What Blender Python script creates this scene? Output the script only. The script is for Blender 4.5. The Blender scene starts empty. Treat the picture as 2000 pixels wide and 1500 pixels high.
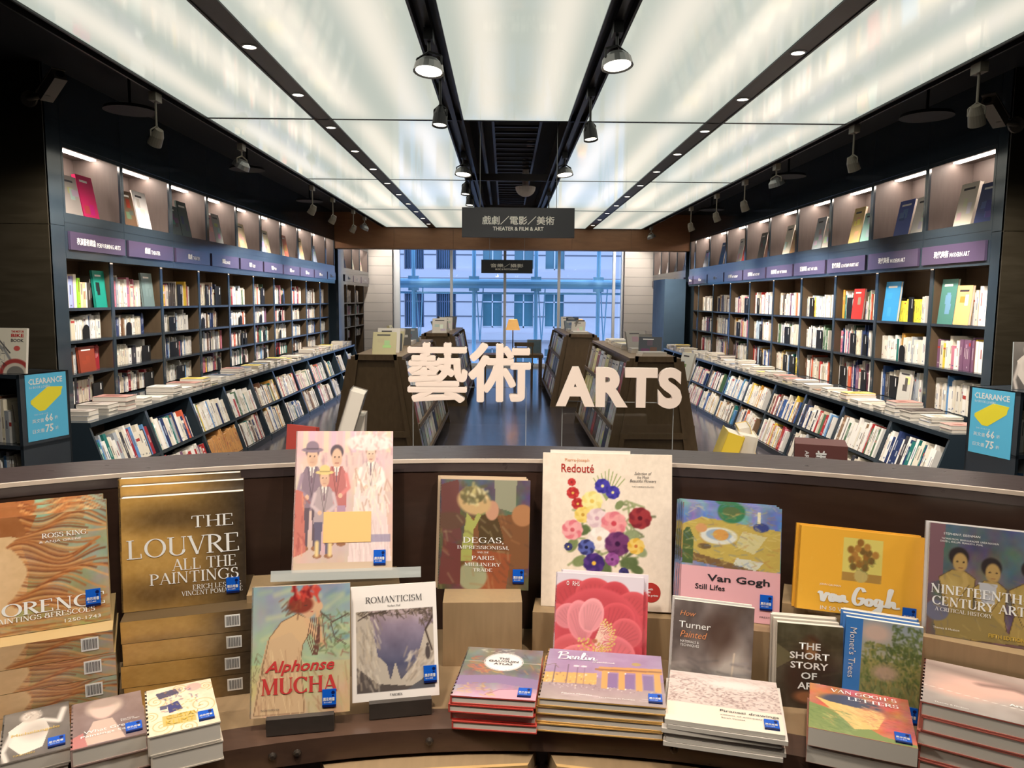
import bpy, math, random
import numpy as np
from mathutils import Matrix, Vector

S = bpy.context.scene
C = S.collection
PI = math.pi
# ------------------------------------------------------------------ camera, sky, exposure
cam = bpy.data.cameras.new('camera'); cam_o = bpy.data.objects.new('camera', cam); C.objects.link(cam_o)
cam.sensor_fit = 'HORIZONTAL'; cam.sensor_width = 36.0; cam.lens = 27.0      # 1500 px focal length on a 2000 px wide frame
cam.clip_start = 0.05; cam.clip_end = 300
CAM_H = 1.75
_yaw = math.atan(15 / 1500); _pit = math.atan(165 / math.hypot(1500, 15)); _rol = math.radians(0.45)
_f = Vector((math.sin(_yaw) * math.cos(_pit), math.cos(_yaw) * math.cos(_pit), -math.sin(_pit)))
_r = _f.cross(Vector((0, 0, 1))).normalized(); _u = _r.cross(_f)
_r2 = _r * math.cos(_rol) + _u * math.sin(_rol); _u2 = -_r * math.sin(_rol) + _u * math.cos(_rol)
cam_o.matrix_world = Matrix(((_r2.x, _u2.x, -_f.x, 0), (_r2.y, _u2.y, -_f.y, 0), (_r2.z, _u2.z, -_f.z, CAM_H), (0, 0, 0, 1)))
S.camera = cam_o
S.view_settings.view_transform = 'Standard'; S.view_settings.look = 'None'
S.view_settings.gamma = 1.0; S.view_settings.exposure = 0.0; S.view_settings.use_curve_mapping = False
S.cycles.max_bounces = 6; S.cycles.diffuse_bounces = 3; S.cycles.glossy_bounces = 3
S.cycles.transmission_bounces = 6; S.cycles.transparent_max_bounces = 8; S.cycles.sample_clamp_indirect = 4.0
S.cycles.caustics_reflective = False; S.cycles.caustics_refractive = False
SKY_STRENGTH, SKY_COLOR = 2.35, (0.42, 0.61, 1.0)
PANEL_LIGHT = 0.92      # luminous ceiling
DOWN_W, TRACK_W, COUNTER_W = 46.0, 240.0, 92.0
w = bpy.data.worlds.new('overcast_sky'); S.world = w; w.use_nodes = True
w.node_tree.nodes['Background'].inputs[0].default_value = (*SKY_COLOR, 1)
w.node_tree.nodes['Background'].inputs[1].default_value = SKY_STRENGTH

# ------------------------------------------------------------------ helpers
rng = random.Random(7)
def lin(c):
    return tuple(((x / 255) / 12.92 if x / 255 <= 0.04045 else ((x / 255 + 0.055) / 1.055) ** 2.4) for x in c[:3])
def mat(name, rgb, rough=0.5, metal=0.0, spec=0.5, noise=0.0, scale=(1, 1, 1), nscale=6.0, coat=0.0, emit=0.0, alpha=1.0, trans=0.0):
    m = bpy.data.materials.new(name); m.use_nodes = True; nt = m.node_tree; b = nt.nodes['Principled BSDF']
    col = (*lin(rgb), 1)
    b.inputs['Base Color'].default_value = col; b.inputs['Roughness'].default_value = rough
    b.inputs['Metallic'].default_value = metal; b.inputs['Specular IOR Level'].default_value = spec
    b.inputs['Coat Weight'].default_value = coat; b.inputs['Coat Roughness'].default_value = 0.12
    if trans: b.inputs['Transmission Weight'].default_value = trans; b.inputs['IOR'].default_value = 1.45
    if alpha < 1: b.inputs['Alpha'].default_value = alpha
    if emit: b.inputs['Emission Color'].default_value = col; b.inputs['Emission Strength'].default_value = emit
    if noise:
        tc = nt.nodes.new('ShaderNodeTexCoord'); mp = nt.nodes.new('ShaderNodeMapping'); mp.inputs['Scale'].default_value = scale
        nz = nt.nodes.new('ShaderNodeTexNoise'); nz.inputs['Scale'].default_value = nscale; nz.inputs['Detail'].default_value = 6
        nz.inputs['Distortion'].default_value = 0.6
        mx = nt.nodes.new('ShaderNodeMix'); mx.data_type = 'RGBA'
        dk = tuple(x * (1 - noise) for x in col[:3]); lt = tuple(min(1, x * (1 + noise)) for x in col[:3])
        mx.inputs[6].default_value = (*dk, 1); mx.inputs[7].default_value = (*lt, 1)
        nt.links.new(tc.outputs['Object'], mp.inputs[0]); nt.links.new(mp.outputs[0], nz.inputs['Vector'])
        nt.links.new(nz.outputs[0], mx.inputs[0]); nt.links.new(mx.outputs[2], b.inputs['Base Color'])
        mr = nt.nodes.new('ShaderNodeMapRange'); mr.inputs[3].default_value = rough * .75; mr.inputs[4].default_value = rough * 1.3
        nt.links.new(nz.outputs[0], mr.inputs[0]); nt.links.new(mr.outputs[0], b.inputs['Roughness'])
    return m
def attr_mat(name, rough, coat=0.0, spec=0.5):
    m = bpy.data.materials.new(name); m.use_nodes = True; nt = m.node_tree; b = nt.nodes['Principled BSDF']
    a = nt.nodes.new('ShaderNodeAttribute'); a.attribute_name = 'Col'
    nt.links.new(a.outputs['Color'], b.inputs['Base Color']); b.inputs['Roughness'].default_value = rough
    b.inputs['Coat Weight'].default_value = coat; b.inputs['Coat Roughness'].default_value = 0.18
    b.inputs['Specular IOR Level'].default_value = spec
    return m
M = {
 'paint': mat('dark_blue_grey_lacquer', (46, 57, 66), 0.12, spec=1.0, noise=0.05, nscale=30),
 'inside': mat('dark_brown_veneer', (86, 70, 52), 0.5, noise=0.3, scale=(8, 8, 1), nscale=4),
 'niche': mat('brown_niche_veneer', (104, 92, 87), 0.5, noise=0.2, scale=(8, 8, 1), nscale=5),
 'shelf': mat('shelf_board_lacquer', (46, 54, 62), 0.2, spec=.9, noise=0.05, nscale=4),
 'endwall': mat('black_brown_panelling', (44, 38, 26), 0.5, noise=0.35, scale=(1, 1, 7), nscale=3),
 'black': mat('black_metal', (20, 20, 22), 0.45), 'blackwall': mat('black_ceiling_paint', (11, 11, 13), 0.8),
 'slot': mat('dark_bronze_channel', (34, 30, 30), 0.4),
 'plaque': mat('plaque_purple_grey', (76, 64, 88), 0.14, spec=1.0), 'white': mat('white_lettering', (236, 234, 230), 0.5),
 'cream': mat('cream_lacquered_letters', (242, 222, 208), 0.45), 'paper': mat('page_paper', (228, 218, 204), 0.8),
 'beam': mat('brown_beam_veneer', (146, 104, 72), 0.42, noise=0.3, scale=(1, 5, 5), nscale=3),
 'floor': mat('dark_polished_wood_floor', (66, 62, 66), 0.15, spec=1.0, noise=0.25, scale=(6, 0.6, 1), nscale=3),
 'tan': mat('oak_tan_veneer', (150, 124, 92), 0.5, noise=0.22, scale=(14, 2, 2), nscale=4),
 'tanv': mat('oak_tan_block_veneer', (158, 132, 98), 0.5, noise=0.22, scale=(14, 14, 1.5), nscale=4),
 'tanedge': mat('pale_oak_edging', (206, 166, 110), 0.45, noise=0.2, scale=(3, 14, 14), nscale=5),
 'lip': mat('dark_walnut_lip', (84, 62, 50), 0.3, noise=0.3, scale=(4, 14, 14), nscale=4),
 'panel': mat('dark_walnut_back_panel', (58, 40, 32), 0.32, noise=0.3, scale=(3, 3, 14), nscale=3),
 'cap': mat('brown_lacquered_cap', (66, 55, 54), 0.3, noise=0.15, scale=(4, 12, 4), nscale=5),
 'trim': mat('pale_edge_strip', (206, 188, 172), 0.4),
 'easel': mat('dark_wood_easel', (62, 54, 48), 0.5, noise=0.25, scale=(6, 20, 20), nscale=5),
 'unit': mat('dark_walnut_display_unit', (108, 87, 62), 0.45, noise=0.28, scale=(6, 6, 2), nscale=5),
 'grey': mat('grey_metal', (150, 150, 148), 0.35, metal=0.6), 'greyplastic': mat('warm_grey_plastic', (132, 124, 110), 0.5),
 'lens': mat('lit_lamp_lens', (255, 246, 226), 0.4, emit=5.0), 'led': mat('warm_led_strip', (255, 240, 226), 0.4, emit=42.0), 'soffit': mat('pale_soffit', (206, 190, 172), 0.5), 'glow': mat('soft_led_strip', (255, 232, 208), 0.4, emit=8.0),
 'tile': mat('pale_wall_panels', (196, 190, 184), 0.4, noise=0.05, nscale=2),
 'mull': mat('aluminium_mullion', (232, 236, 240), 0.3),
 'stone': mat('pale_facade_stone', (214, 206, 206), 0.8, noise=0.06, nscale=1.2), 'pavement': mat('street_paving', (110, 110, 112), 0.8, noise=0.2, nscale=1),
 'joint': mat('facade_joint', (110, 112, 120), 0.8), 'fglass': mat('facade_window_glass', (92, 140, 150), 0.12, spec=0.8, noise=0.3, nscale=0.6),
 'bars': mat('window_louvre_bars', (86, 104, 132), 0.5), 'steel': mat('pale_blue_steel_truss', (158, 218, 244), 0.4),
 'blue': mat('blue_sticker', (12, 86, 190), 0.35), 'navy': mat('navy_sticker_band', (10, 26, 80), 0.35),
 'poster': mat('sky_blue_poster', (96, 190, 228), 0.4), 'yellow': mat('yellow_print', (240, 224, 60), 0.45),
 'note': mat('pale_orange_note', (236, 184, 116), 0.6), 'red': mat('deep_red_print', (176, 50, 44), 0.4),
 'redtext': mat('red_print', (196, 58, 56), 0.45), 'gold': mat('gold_print', (206, 170, 70), 0.4),
 'orange': mat('orange_print', (214, 140, 92), 0.45), 'greytext': mat('grey_print', (84, 80, 80), 0.5),
 'ink': mat('dark_ink', (34, 30, 34), 0.5), 'artbox': mat('maroon_brown_box', (104, 62, 58), 0.5),
 'lampshade': mat('amber_lampshade', (236, 178, 104), 0.7, emit=0.7), 'disc': mat('dark_grille', (24, 24, 28), 0.7),
 'bolt': mat('dark_steel_bolt', (84, 74, 66), 0.35, metal=0.7), 'slate': mat('blue_grey_wall_blocks', (70, 92, 112), 0.45, noise=0.15, nscale=3),
}
M['print'] = attr_mat('printed_book_cover', 0.42, 0.0); M['gloss'] = attr_mat('shrink_wrapped_cover', 0.38, 0.55)
M['acrylic_edge'] = mat('pale_acrylic_edge', (206, 210, 206), 0.15, alpha=.45)
def glass_mat(name, tint, refl, rough=0.0):
    m = bpy.data.materials.new(name); m.use_nodes = True; nt = m.node_tree; nt.nodes.remove(nt.nodes['Principled BSDF'])
    t = nt.nodes.new('ShaderNodeBsdfTransparent'); t.inputs[0].default_value = (*tint, 1)
    g = nt.nodes.new('ShaderNodeBsdfGlossy'); g.inputs['Roughness'].default_value = rough
    f = nt.nodes.new('ShaderNodeFresnel'); f.inputs[0].default_value = 1.45
    mu = nt.nodes.new('ShaderNodeMath'); mu.operation = 'MULTIPLY'; mu.inputs[1].default_value = refl
    x = nt.nodes.new('ShaderNodeMixShader')
    nt.links.new(f.outputs[0], mu.inputs[0]); nt.links.new(mu.outputs[0], x.inputs[0])
    nt.links.new(t.outputs[0], x.inputs[1]); nt.links.new(g.outputs[0], x.inputs[2])
    nt.links.new(x.outputs[0], nt.nodes['Material Output'].inputs[0])
    return m
M['acrylic'] = glass_mat('clear_acrylic', (0.94, 0.95, 0.95), 0.8, 0.03); M['pane'] = glass_mat('window_glass', (0.93, 0.96, 1.0), 0.6)
def panel_mat(name, wid, length):
    """opal glass lit by three tubes that run along it: brighter over each tube, dimmer at the tube ends"""
    m = bpy.data.materials.new(name); m.use_nodes = True; nt = m.node_tree; b = nt.nodes['Principled BSDF']; L = nt.links.new
    tc = nt.nodes.new('ShaderNodeTexCoord'); sp = nt.nodes.new('ShaderNodeSeparateXYZ'); L(tc.outputs['Object'], sp.inputs[0])
    def mth(op, a, bb=0.0, c=None):
        n = nt.nodes.new('ShaderNodeMath'); n.operation = op
        for i, v in enumerate((a, bb, c)):
            if v is None: continue
            if isinstance(v, (int, float)): n.inputs[i].default_value = v
            else: L(v, n.inputs[i])
        return n.outputs[0]
    cs = mth('COSINE', mth('MULTIPLY', sp.outputs[0], 2 * PI * 2 / wid)); cs = mth('MULTIPLY_ADD', cs, -0.5, 0.5)
    cs = mth('POWER', cs, 1.3)
    ed = mth('DIVIDE', mth('ABSOLUTE', sp.outputs[1]), length / 2); ed = mth('SUBTRACT', 1.0, mth('POWER', ed, 9.0))
    ed = mth('MULTIPLY_ADD', ed, 0.85, 0.15)
    k = mth('MULTIPLY', cs, ed)
    nz = nt.nodes.new('ShaderNodeTexNoise'); mp = nt.nodes.new('ShaderNodeMapping'); mp.inputs['Scale'].default_value = (9, 0.5, 1)
    nz.inputs['Scale'].default_value = 2.0; L(tc.outputs['Object'], mp.inputs[0]); L(mp.outputs[0], nz.inputs['Vector'])
    k = mth('ADD', k, mth('MULTIPLY_ADD', nz.outputs[0], 0.03, -0.015))
    mx = nt.nodes.new('ShaderNodeMix'); mx.data_type = 'RGBA'; L(k, mx.inputs[0])
    mx.inputs[6].default_value = (*lin((200, 206, 194)), 1); mx.inputs[7].default_value = (*lin((250, 243, 226)), 1)
    L(mx.outputs[2], b.inputs['Emission Color']); b.inputs['Emission Strength'].default_value = PANEL_LIGHT
    b.inputs['Base Color'].default_value = (0.02, 0.025, 0.025, 1); b.inputs['Roughness'].default_value = 0.07
    return m

class MB:
    def __init__(s): s.v = []; s.f = []; s.mi = []; s.mats = []; s.col = []; s.cur = (1, 1, 1)
    def m(s, name):
        if name not in s.mats: s.mats.append(name)
        s.k = s.mats.index(name); return s
    def quad(s, *p, col=None):
        n = len(s.v); s.v += [tuple(q) for q in p]; s.f.append(tuple(range(n, n + len(p)))); s.mi.append(getattr(s, 'k', 0)); s.col.append(col or s.cur)
    def box(s, x0, x1, y0, y1, z0, z1, col=None, top=None, mx=None):
        if x0 > x1: x0, x1 = x1, x0
        if y0 > y1: y0, y1 = y1, y0
        P = [Vector(p) for p in ((x0, y0, z0), (x1, y0, z0), (x1, y1, z0), (x0, y1, z0), (x0, y0, z1), (x1, y0, z1), (x1, y1, z1), (x0, y1, z1))]
        if mx is not None: P = [mx @ p for p in P]
        n = len(s.v); s.v += [tuple(p) for p in P]
        for i, q in enumerate(((3, 2, 1, 0), (4, 5, 6, 7), (0, 1, 5, 4), (1, 2, 6, 5), (2, 3, 7, 6), (3, 0, 4, 7))):
            s.f.append(tuple(n + j for j in q)); s.mi.append(getattr(s, 'k', 0)); s.col.append(top if (i == 1 and top) else (col or s.cur))
        return s
    def prism(s, poly, axis, a, b):
        """poly: 2-D points in the plane across the axis ('x': (y,z), 'y': (x,z), 'z': (x,y))"""
        def P(p, t): return {'x': (t, p[0], p[1]), 'y': (p[0], t, p[1]), 'z': (p[0], p[1], t)}[axis]
        n = len(poly); k = len(s.v); s.v += [P(p, a) for p in poly] + [P(p, b) for p in poly]
        fs = [tuple(range(k, k + n))[::-1], tuple(range(k + n, k + 2 * n))] + [(k + i, k + (i + 1) % n, k + n + (i + 1) % n, k + n + i) for i in range(n)]
        for f in fs: s.f.append(f); s.mi.append(getattr(s, 'k', 0)); s.col.append(s.cur)
        return s
    def tube(s, p0, p1, r0, r1=None, n=10, cap=True):
        p0, p1 = Vector(p0), Vector(p1); r1 = r0 if r1 is None else r1; d = (p1 - p0).normalized()
        a = d.cross(Vector((0, 0, 1)));  a = d.cross(Vector((1, 0, 0))) if a.length < 1e-4 else a
        a.normalize(); b = d.cross(a); k = len(s.v)
        for p, r in ((p0, r0), (p1, r1)):
            s.v += [tuple(p + (a * math.cos(2 * PI * i / n) + b * math.sin(2 * PI * i / n)) * r) for i in range(n)]
        fs = [(k + i, k + (i + 1) % n, k + n + (i + 1) % n, k + n + i) for i in range(n)]
        if cap: fs += [tuple(range(k, k + n))[::-1], tuple(range(k + n, k + 2 * n))]
        for f in fs: s.f.append(f); s.mi.append(getattr(s, 'k', 0)); s.col.append(s.cur)
        return s
    def arc(s, R0, R1, z0, z1, a0, a1, n=24, cx=0.0, cy=-0.28):
        k = len(s.v)
        for i in range(n + 1):
            a = a0 + (a1 - a0) * i / n
            for R, z in ((R0, z0), (R1, z0), (R1, z1), (R0, z1)): s.v.append((cx + R * math.sin(a), cy + R * math.cos(a), z))
        fs = []
        for i in range(n):
            p, q = k + 4 * i, k + 4 * i + 4
            fs += [(p + j, q + j, q + (j + 1) % 4, p + (j + 1) % 4) for j in range(4)]
        fs += [(k, k + 1, k + 2, k + 3), tuple(k + 4 * n + j for j in (3, 2, 1, 0))]
        for f in fs: s.f.append(f); s.mi.append(getattr(s, 'k', 0)); s.col.append(s.cur)
        return s
    def mesh(s, name, attr=False):
        me = bpy.data.meshes.new(name); me.from_pydata(s.v, [], s.f)
        for n in (s.mats or ['black']): me.materials.append(M[n])
        me.polygons.foreach_set('material_index', s.mi)
        if attr:
            a = me.color_attributes.new('Col', 'FLOAT_COLOR', 'CORNER'); c = []
            for f, k in zip(s.f, s.col): c += list((*k, 1.0)) * len(f)
            a.data.foreach_set('color', c)
        me.update(); return me
    def build(s, name, parent=None, attr=False, fix=True):
        me = s.mesh(name, attr)
        if fix:
            import bmesh
            b = bmesh.new(); b.from_mesh(me); bmesh.ops.recalc_face_normals(b, faces=b.faces); b.to_mesh(me); b.free()
        return link(name, me, parent)
def link(name, data, parent=None):
    o = bpy.data.objects.new(name, data); C.objects.link(o)
    if parent is not None: o.parent = parent
    return o
def tag(o, label, cat, group=None):
    o['label'] = label; o['category'] = cat
    if group: o['group'] = group
    return o
def thing(name, label, cat, loc=(0, 0, 0), rotz=0.0, group=None, mx=None):
    o = link(name, None); o.empty_display_size = 0.05
    if mx is not None: o.matrix_world = mx
    else: o.location = loc; o.rotation_euler = (0, 0, rotz)
    return tag(o, label, cat, group)
def struct(o): o['kind'] = 'structure'; return o
def stuff(o, label, cat): tag(o, label, cat); o['kind'] = 'stuff'; return o
ORD = 'zeroth first second third fourth fifth sixth seventh eighth ninth tenth eleventh twelfth thirteenth fourteenth fifteenth sixteenth seventeenth eighteenth nineteenth twentieth'.split()
def nth(i):
    if i <= 20: return ORD[i]
    t = {2: 'twenty', 3: 'thirty', 4: 'forty', 5: 'fifty'}[i // 10]
    return t + '-' + ORD[i % 10] if i % 10 else {20: 'twentieth', 30: 'thirtieth', 40: 'fortieth', 50: 'fiftieth'}[i]

# ------------------------------------------------------------------ lettering
def text_mesh(body, bold=0.0, extrude=0.0, shear=0.0, bevel=0.0, res=3, spacing=1.0):
    c = bpy.data.curves.new('lettering', 'FONT'); c.body = body; c.offset = bold; c.extrude = extrude; c.shear = shear
    c.bevel_depth = bevel; c.resolution_u = res; c.space_character = spacing; c.size = 1.0
    o = bpy.data.objects.new('lettering', c); C.objects.link(o)
    dg = bpy.context.evaluated_depsgraph_get(); dg.update()
    me = bpy.data.meshes.new_from_object(o.evaluated_get(dg))
    bpy.data.objects.remove(o); bpy.data.curves.remove(c)
    return me
def heavy(me, r, n=8, dz=.0002, square=False):
    """strikes the same flat lettering n times round a small circle: a bolder weight"""
    b = MB().m('white'); co = [v.co.copy() for v in me.vertices]; fs = [tuple(p.vertices) for p in me.polygons]
    for i in range(n):
        a = 2 * PI * i / n + (.3 if not square else PI / n); k = len(b.v); q = (1 / max(abs(math.cos(a)), abs(math.sin(a)))) if square else 1
        b.v += [(c.x + r * q * math.cos(a), c.y + r * q * math.sin(a), c.z + dz * i * (1 if c.z >= 0 else -1)) for c in co]
        for f in fs: b.f.append(tuple(k + j for j in f)); b.mi.append(0); b.col.append((1, 1, 1))
    return b.mesh('lettering')
def letter_obj(me, name, parent, material, x, y, z, H, W=None, depth=1.0, rot=None):
    """puts flat lettering (drawn in x-y) upright in the local x-z plane, centred at x, z; H its height, W its width"""
    n = len(me.vertices); co = np.empty(n * 3); me.vertices.foreach_get('co', co); co = co.reshape(-1, 3)
    lo, hi = co.min(0), co.max(0); s = H / max(1e-6, hi[1] - lo[1]); sx = W / max(1e-6, hi[0] - lo[0]) if W else s
    px = (co[:, 0] - (lo[0] + hi[0]) / 2) * sx; pz = (co[:, 1] - (lo[1] + hi[1]) / 2) * s; py = -co[:, 2] * depth
    if rot: px, pz = px * math.cos(rot) - pz * math.sin(rot), px * math.sin(rot) + pz * math.cos(rot)
    me.vertices.foreach_set('co', np.stack([px + x, py + y, pz + z], 1).ravel()); me.update()
    me.materials.clear(); me.materials.append(M[material])
    return link(name, me, parent)
# a serif alphabet of thick stems, hairlines and modulated curves
TK, TN = 0.13, 0.045
SER = {
 'A': [('D', 0.06, 0, 0.36, 1, TN), ('D', 0.36, 1, 0.68, 0, TK), ('H', 0.16, 0.54, 0.34), ('S', 0.06, 0), ('S', 0.68, 0)], 'B': [('V', .12, 0, 1), ('C', .2, .75, .3, .23, -90, 90), ('C', .2, .26, .38, .24, -90, 90), ('H', .1, .24, .98), ('H', .1, .24, .51), ('H', .1, .24, .02)],
 'C': [('C', .42, .5, .37, .48, 40, 320), ('D', .7, .72, .72, .98, TN), ('D', .7, .28, .72, .06, TN)], 'D': [('V', .12, 0, 1), ('C', .2, .5, .48, .48, -90, 90), ('H', .1, .24, .98), ('H', .1, .24, .02)],
 'E': [('V', .12, 0, 1), ('H', .1, .54, .975), ('H', .1, .42, .52), ('H', .1, .56, .025), ('D', .54, .76, .54, .99, TN), ('D', .56, .24, .58, .01, TN)], 'F': [('V', .12, 0, 1), ('H', .1, .54, .975), ('H', .1, .42, .5), ('D', .54, .76, .54, .99, TN)],
 'G': [('C', .42, .5, .37, .48, 40, 320), ('D', .7, .72, .72, .98, TN), ('D', .68, .42, .68, .1, .11), ('H', .54, .8, .42)], 'H': [('V', .12, 0, 1), ('V', .66, 0, 1), ('H', .14, .66, .52)],
 'I': [('V', .14, 0, 1)], 'J': [('V', .24, .1, 1), ('C', .1, .12, .16, .16, 250, 360)], 'K': [('V', .12, 0, 1), ('D', .16, .44, .58, 1, TN), ('D', .26, .54, .64, 0, TK), ('S', .64, 0), ('S', .58, 1)],
 'L': [('V', .12, 0, 1), ('H', .1, .54, .025), ('D', .54, .26, .56, .01, TN)], 'M': [('D', .1, 0, .14, 1, TN), ('D', .14, 1, .45, 0.04, TK), ('D', .45, .04, .78, 1, TN), ('V', .82, 0, 1), ('S', .1, 0), ('S', .1, 1)],
 'N': [('D', .1, 0, .1, 1, TN), ('D', .1, 1, .66, 0, TK), ('D', .66, 0, .66, 1, TN), ('S', .1, 0), ('S', .1, 1), ('S', .66, 1)], 'O': [('C', .44, .5, .38, .48, 0, 360)],
 'P': [('V', .12, 0, 1), ('C', .2, .74, .34, .235, -90, 90), ('H', .1, .24, .975), ('H', .1, .24, .505)], 'Q': [('C', .44, .5, .38, .48, 0, 360), ('D', .5, .1, .8, -.16, TK)],
 'R': [('V', .12, 0, 1), ('C', .2, .74, .34, .235, -90, 90), ('H', .1, .24, .975), ('H', .1, .28, .505), ('D', .3, .5, .64, 0, TK), ('S', .66, 0)],
 'S': [('C', .28, .745, .2, .225, 30, 262), ('C', .28, .27, .225, .25, -150, 84), ('D', .46, .72, .47, .96, TN), ('D', .06, .3, .05, .04, TN)],
 'T': [('V', .36, 0, 1), ('H', .04, .68, .975), ('D', .04, .74, .05, .99, TN), ('D', .68, .74, .67, .99, TN)], 'U': [('V', .14, .3, 1), ('C', .4, .3, .27, .28, 180, 360), ('D', .67, .3, .67, 1, TN), ('S', .67, 1)],
 'V': [('D', .06, 1, .37, 0, TK), ('D', .37, 0, .66, 1, TN), ('S', .06, 1), ('S', .66, 1)], 'W': [('D', .04, 1, .28, 0, TK), ('D', .28, 0, .5, .9, TN), ('D', .48, 1, .72, 0, TK), ('D', .72, 0, .96, 1, TN), ('S', .04, 1), ('S', .96, 1)],
 'X': [('D', .06, 1, .64, 0, TK), ('D', .06, 0, .62, 1, TN)], 'Y': [('D', .04, 1, .36, .46, TK), ('D', .36, .46, .66, 1, TN), ('V', .36, 0, .46), ('S', .04, 1), ('S', .66, 1)], 'Z': [('H', .06, .6, .975), ('D', .6, 1, .06, 0, TK), ('H', .06, .6, .025)],
 '-': [('D', .06, .4, .36, .4, .09)], ',': [('D', .1, .06, .05, -.16, .1)], '&': [('C', .34, .77, .17, .2, 0, 360), ('C', .34, .28, .27, .28, 0, 360), ('D', .5, .3, .74, .02, TK)], "'": [('D', .1, 1, .08, .76, .09)], '.': [('D', .1, 0, .1, .1, .1)],
}
ADV = dict(A=.76, B=.7, C=.8, D=.8, E=.66, F=.6, G=.84, H=.8, I=.3, J=.4, K=.7, L=.62, M=.96, N=.8, O=.88, P=.62, Q=.88, R=.7, S=.58, T=.74, U=.8, V=.72, W=1.02, X=.7, Y=.72, Z=.68)
def serif_mesh(body, k=1.0, track=0.06):
    b = MB(); x0 = 0.0; SP = 0.1; zc = [0.0]
    def ribbon(pts, ws):
        L = [Vector((p[0], p[1])) for p in pts]
        E = []
        for i, p in enumerate(L):
            d = (L[min(i + 1, len(L) - 1)] - L[max(i - 1, 0)]).normalized(); nrm = Vector((-d.y, d.x)) * ws[i] * 0.5
            E.append((p + nrm, p - nrm))
        zc[0] += 8e-6; z = zc[0]
        for (a, c), (d, e) in zip(E, E[1:]): b.quad((a.x, a.y, z), (c.x, c.y, z), (e.x, e.y, z), (d.x, d.y, z))
    for ch in body:
        if ch == ' ': x0 += 0.34; continue
        for e in SER.get(ch, ()):
            if e[0] == 'V':
                ribbon([(x0 + e[1], e[2]), (x0 + e[1], e[3])], [TK * k] * 2)
                for y in (e[2], e[3]):
                    if y in (0, 1): ribbon([(x0 + e[1] - SP - TK / 3, abs(y - .02)), (x0 + e[1] + SP + TK / 3, abs(y - .02))], [.04] * 2)
            elif e[0] == 'S': ribbon([(x0 + e[1] - SP, abs(e[2] - .02)), (x0 + e[1] + SP, abs(e[2] - .02))], [.04] * 2)
            elif e[0] == 'H': ribbon([(x0 + e[1], e[3]), (x0 + e[2], e[3])], [TN * k] * 2)
            elif e[0] == 'D': ribbon([(x0 + e[1], e[2]), (x0 + e[3], e[4])], [e[5] * k] * 2)
            elif e[0] == 'C':
                n = 22; P = []; W = []
                for i in range(n + 1):
                    a = math.radians(e[5] + (e[6] - e[5]) * i / n); P.append((x0 + e[1] + e[3] * math.cos(a), e[2] + e[4] * math.sin(a)))
                    W.append((TN + (TK * 1.05 - TN) * abs(math.cos(a)) ** 1.5) * k)
                ribbon(P, W)
        x0 += ADV.get(ch, .42) + track
    b.m('white'); b.mi = [0] * len(b.f); return b.mesh('lettering')
SCRIPT = {
 'van_gogh': [[(0, .55), (.03, .62), (.06, .45), (.08, .3), (.13, .5), (.17, .6), (.2, .52)], [(.33, .55), (.27, .58), (.23, .45), (.26, .32), (.31, .38), (.34, .56), (.35, .36), (.4, .36)], [(.41, .56), (.43, .33), (.47, .52), (.51, .56), (.53, .36), (.6, .4)],
   [(.93, .78), (.88, .9), (.8, .88), (.73, .65), (.72, .42), (.79, .3), (.88, .38), (.9, .55), (.82, .53), (.94, .5)], [(1.03, .55), (.98, .5), (.98, .36), (1.04, .32), (1.09, .42), (1.06, .54), (1.03, .54), (1.14, .5)],
   [(1.26, .55), (1.19, .57), (1.16, .42), (1.2, .33), (1.26, .42), (1.28, .56), (1.26, .2), (1.18, .02), (1.1, .06), (1.2, .22), (1.34, .4)], [(1.38, .32), (1.44, .7), (1.48, .95), (1.44, .9), (1.42, .35), (1.48, .52), (1.53, .52), (1.55, .34), (1.66, .36)]],
 'berlin': [[(.05, 0), (.12, .95), (0, .8), (.1, 1), (.32, 1), (.36, .75), (.14, .52), (.38, .48), (.36, .1), (.1, .02)], [(.45, .2), (.58, .3), (.56, .46), (.47, .36), (.5, .06), (.64, .12)], [(.66, .06), (.7, .45), (.8, .42), (.79, .12), (.88, .1)], [(.88, .1), (1.02, .7), (1.0, 1.02), (.93, .6), (.94, .08), (1.06, .14)], [(1.08, .42), (1.08, .08), (1.18, .14)], [(1.1, .6), (1.11, .64)], [(1.2, .42), (1.22, .06), (1.28, .38), (1.38, .42), (1.38, .08), (1.52, .16)]],
}
def script_mesh(key, wdt):
    b = MB().m('white'); up_ = 0.0
    for st in SCRIPT[key]:
        P = [Vector((*p, 0)) for p in st]; Q = []
        for i in range(len(P) - 1):
            a, p, q, d = P[max(i - 1, 0)], P[i], P[i + 1], P[min(i + 2, len(P) - 1)]
            for t in np.linspace(0, 1, 7)[:-1]:
                Q.append(0.5 * (2 * p + (q - a) * t + (2 * a - 5 * p + 4 * q - d) * t * t + (3 * p - a - 3 * q + d) * t ** 3))
        Q.append(P[-1])
        E = []
        for i, p in enumerate(Q):
            d = (Q[min(i + 1, len(Q) - 1)] - Q[max(i - 1, 0)]); d = d.normalized() if d.length > 1e-9 else Vector((1, 0, 0))
            nn = Vector((-d.y, d.x, 0)) * wdt * (0.6 + 0.6 * abs(d.y)) * 0.5; E.append((p + nn, p - nn))
        up_ += 3e-5
        for i_, ((a, c), (d, e)) in enumerate(zip(E, E[1:])): up = Vector((0, 0, up_ + i_ * 2e-6)); b.quad(a + up, c + up, e + up, d + up)
    return b.mesh('lettering')
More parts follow.
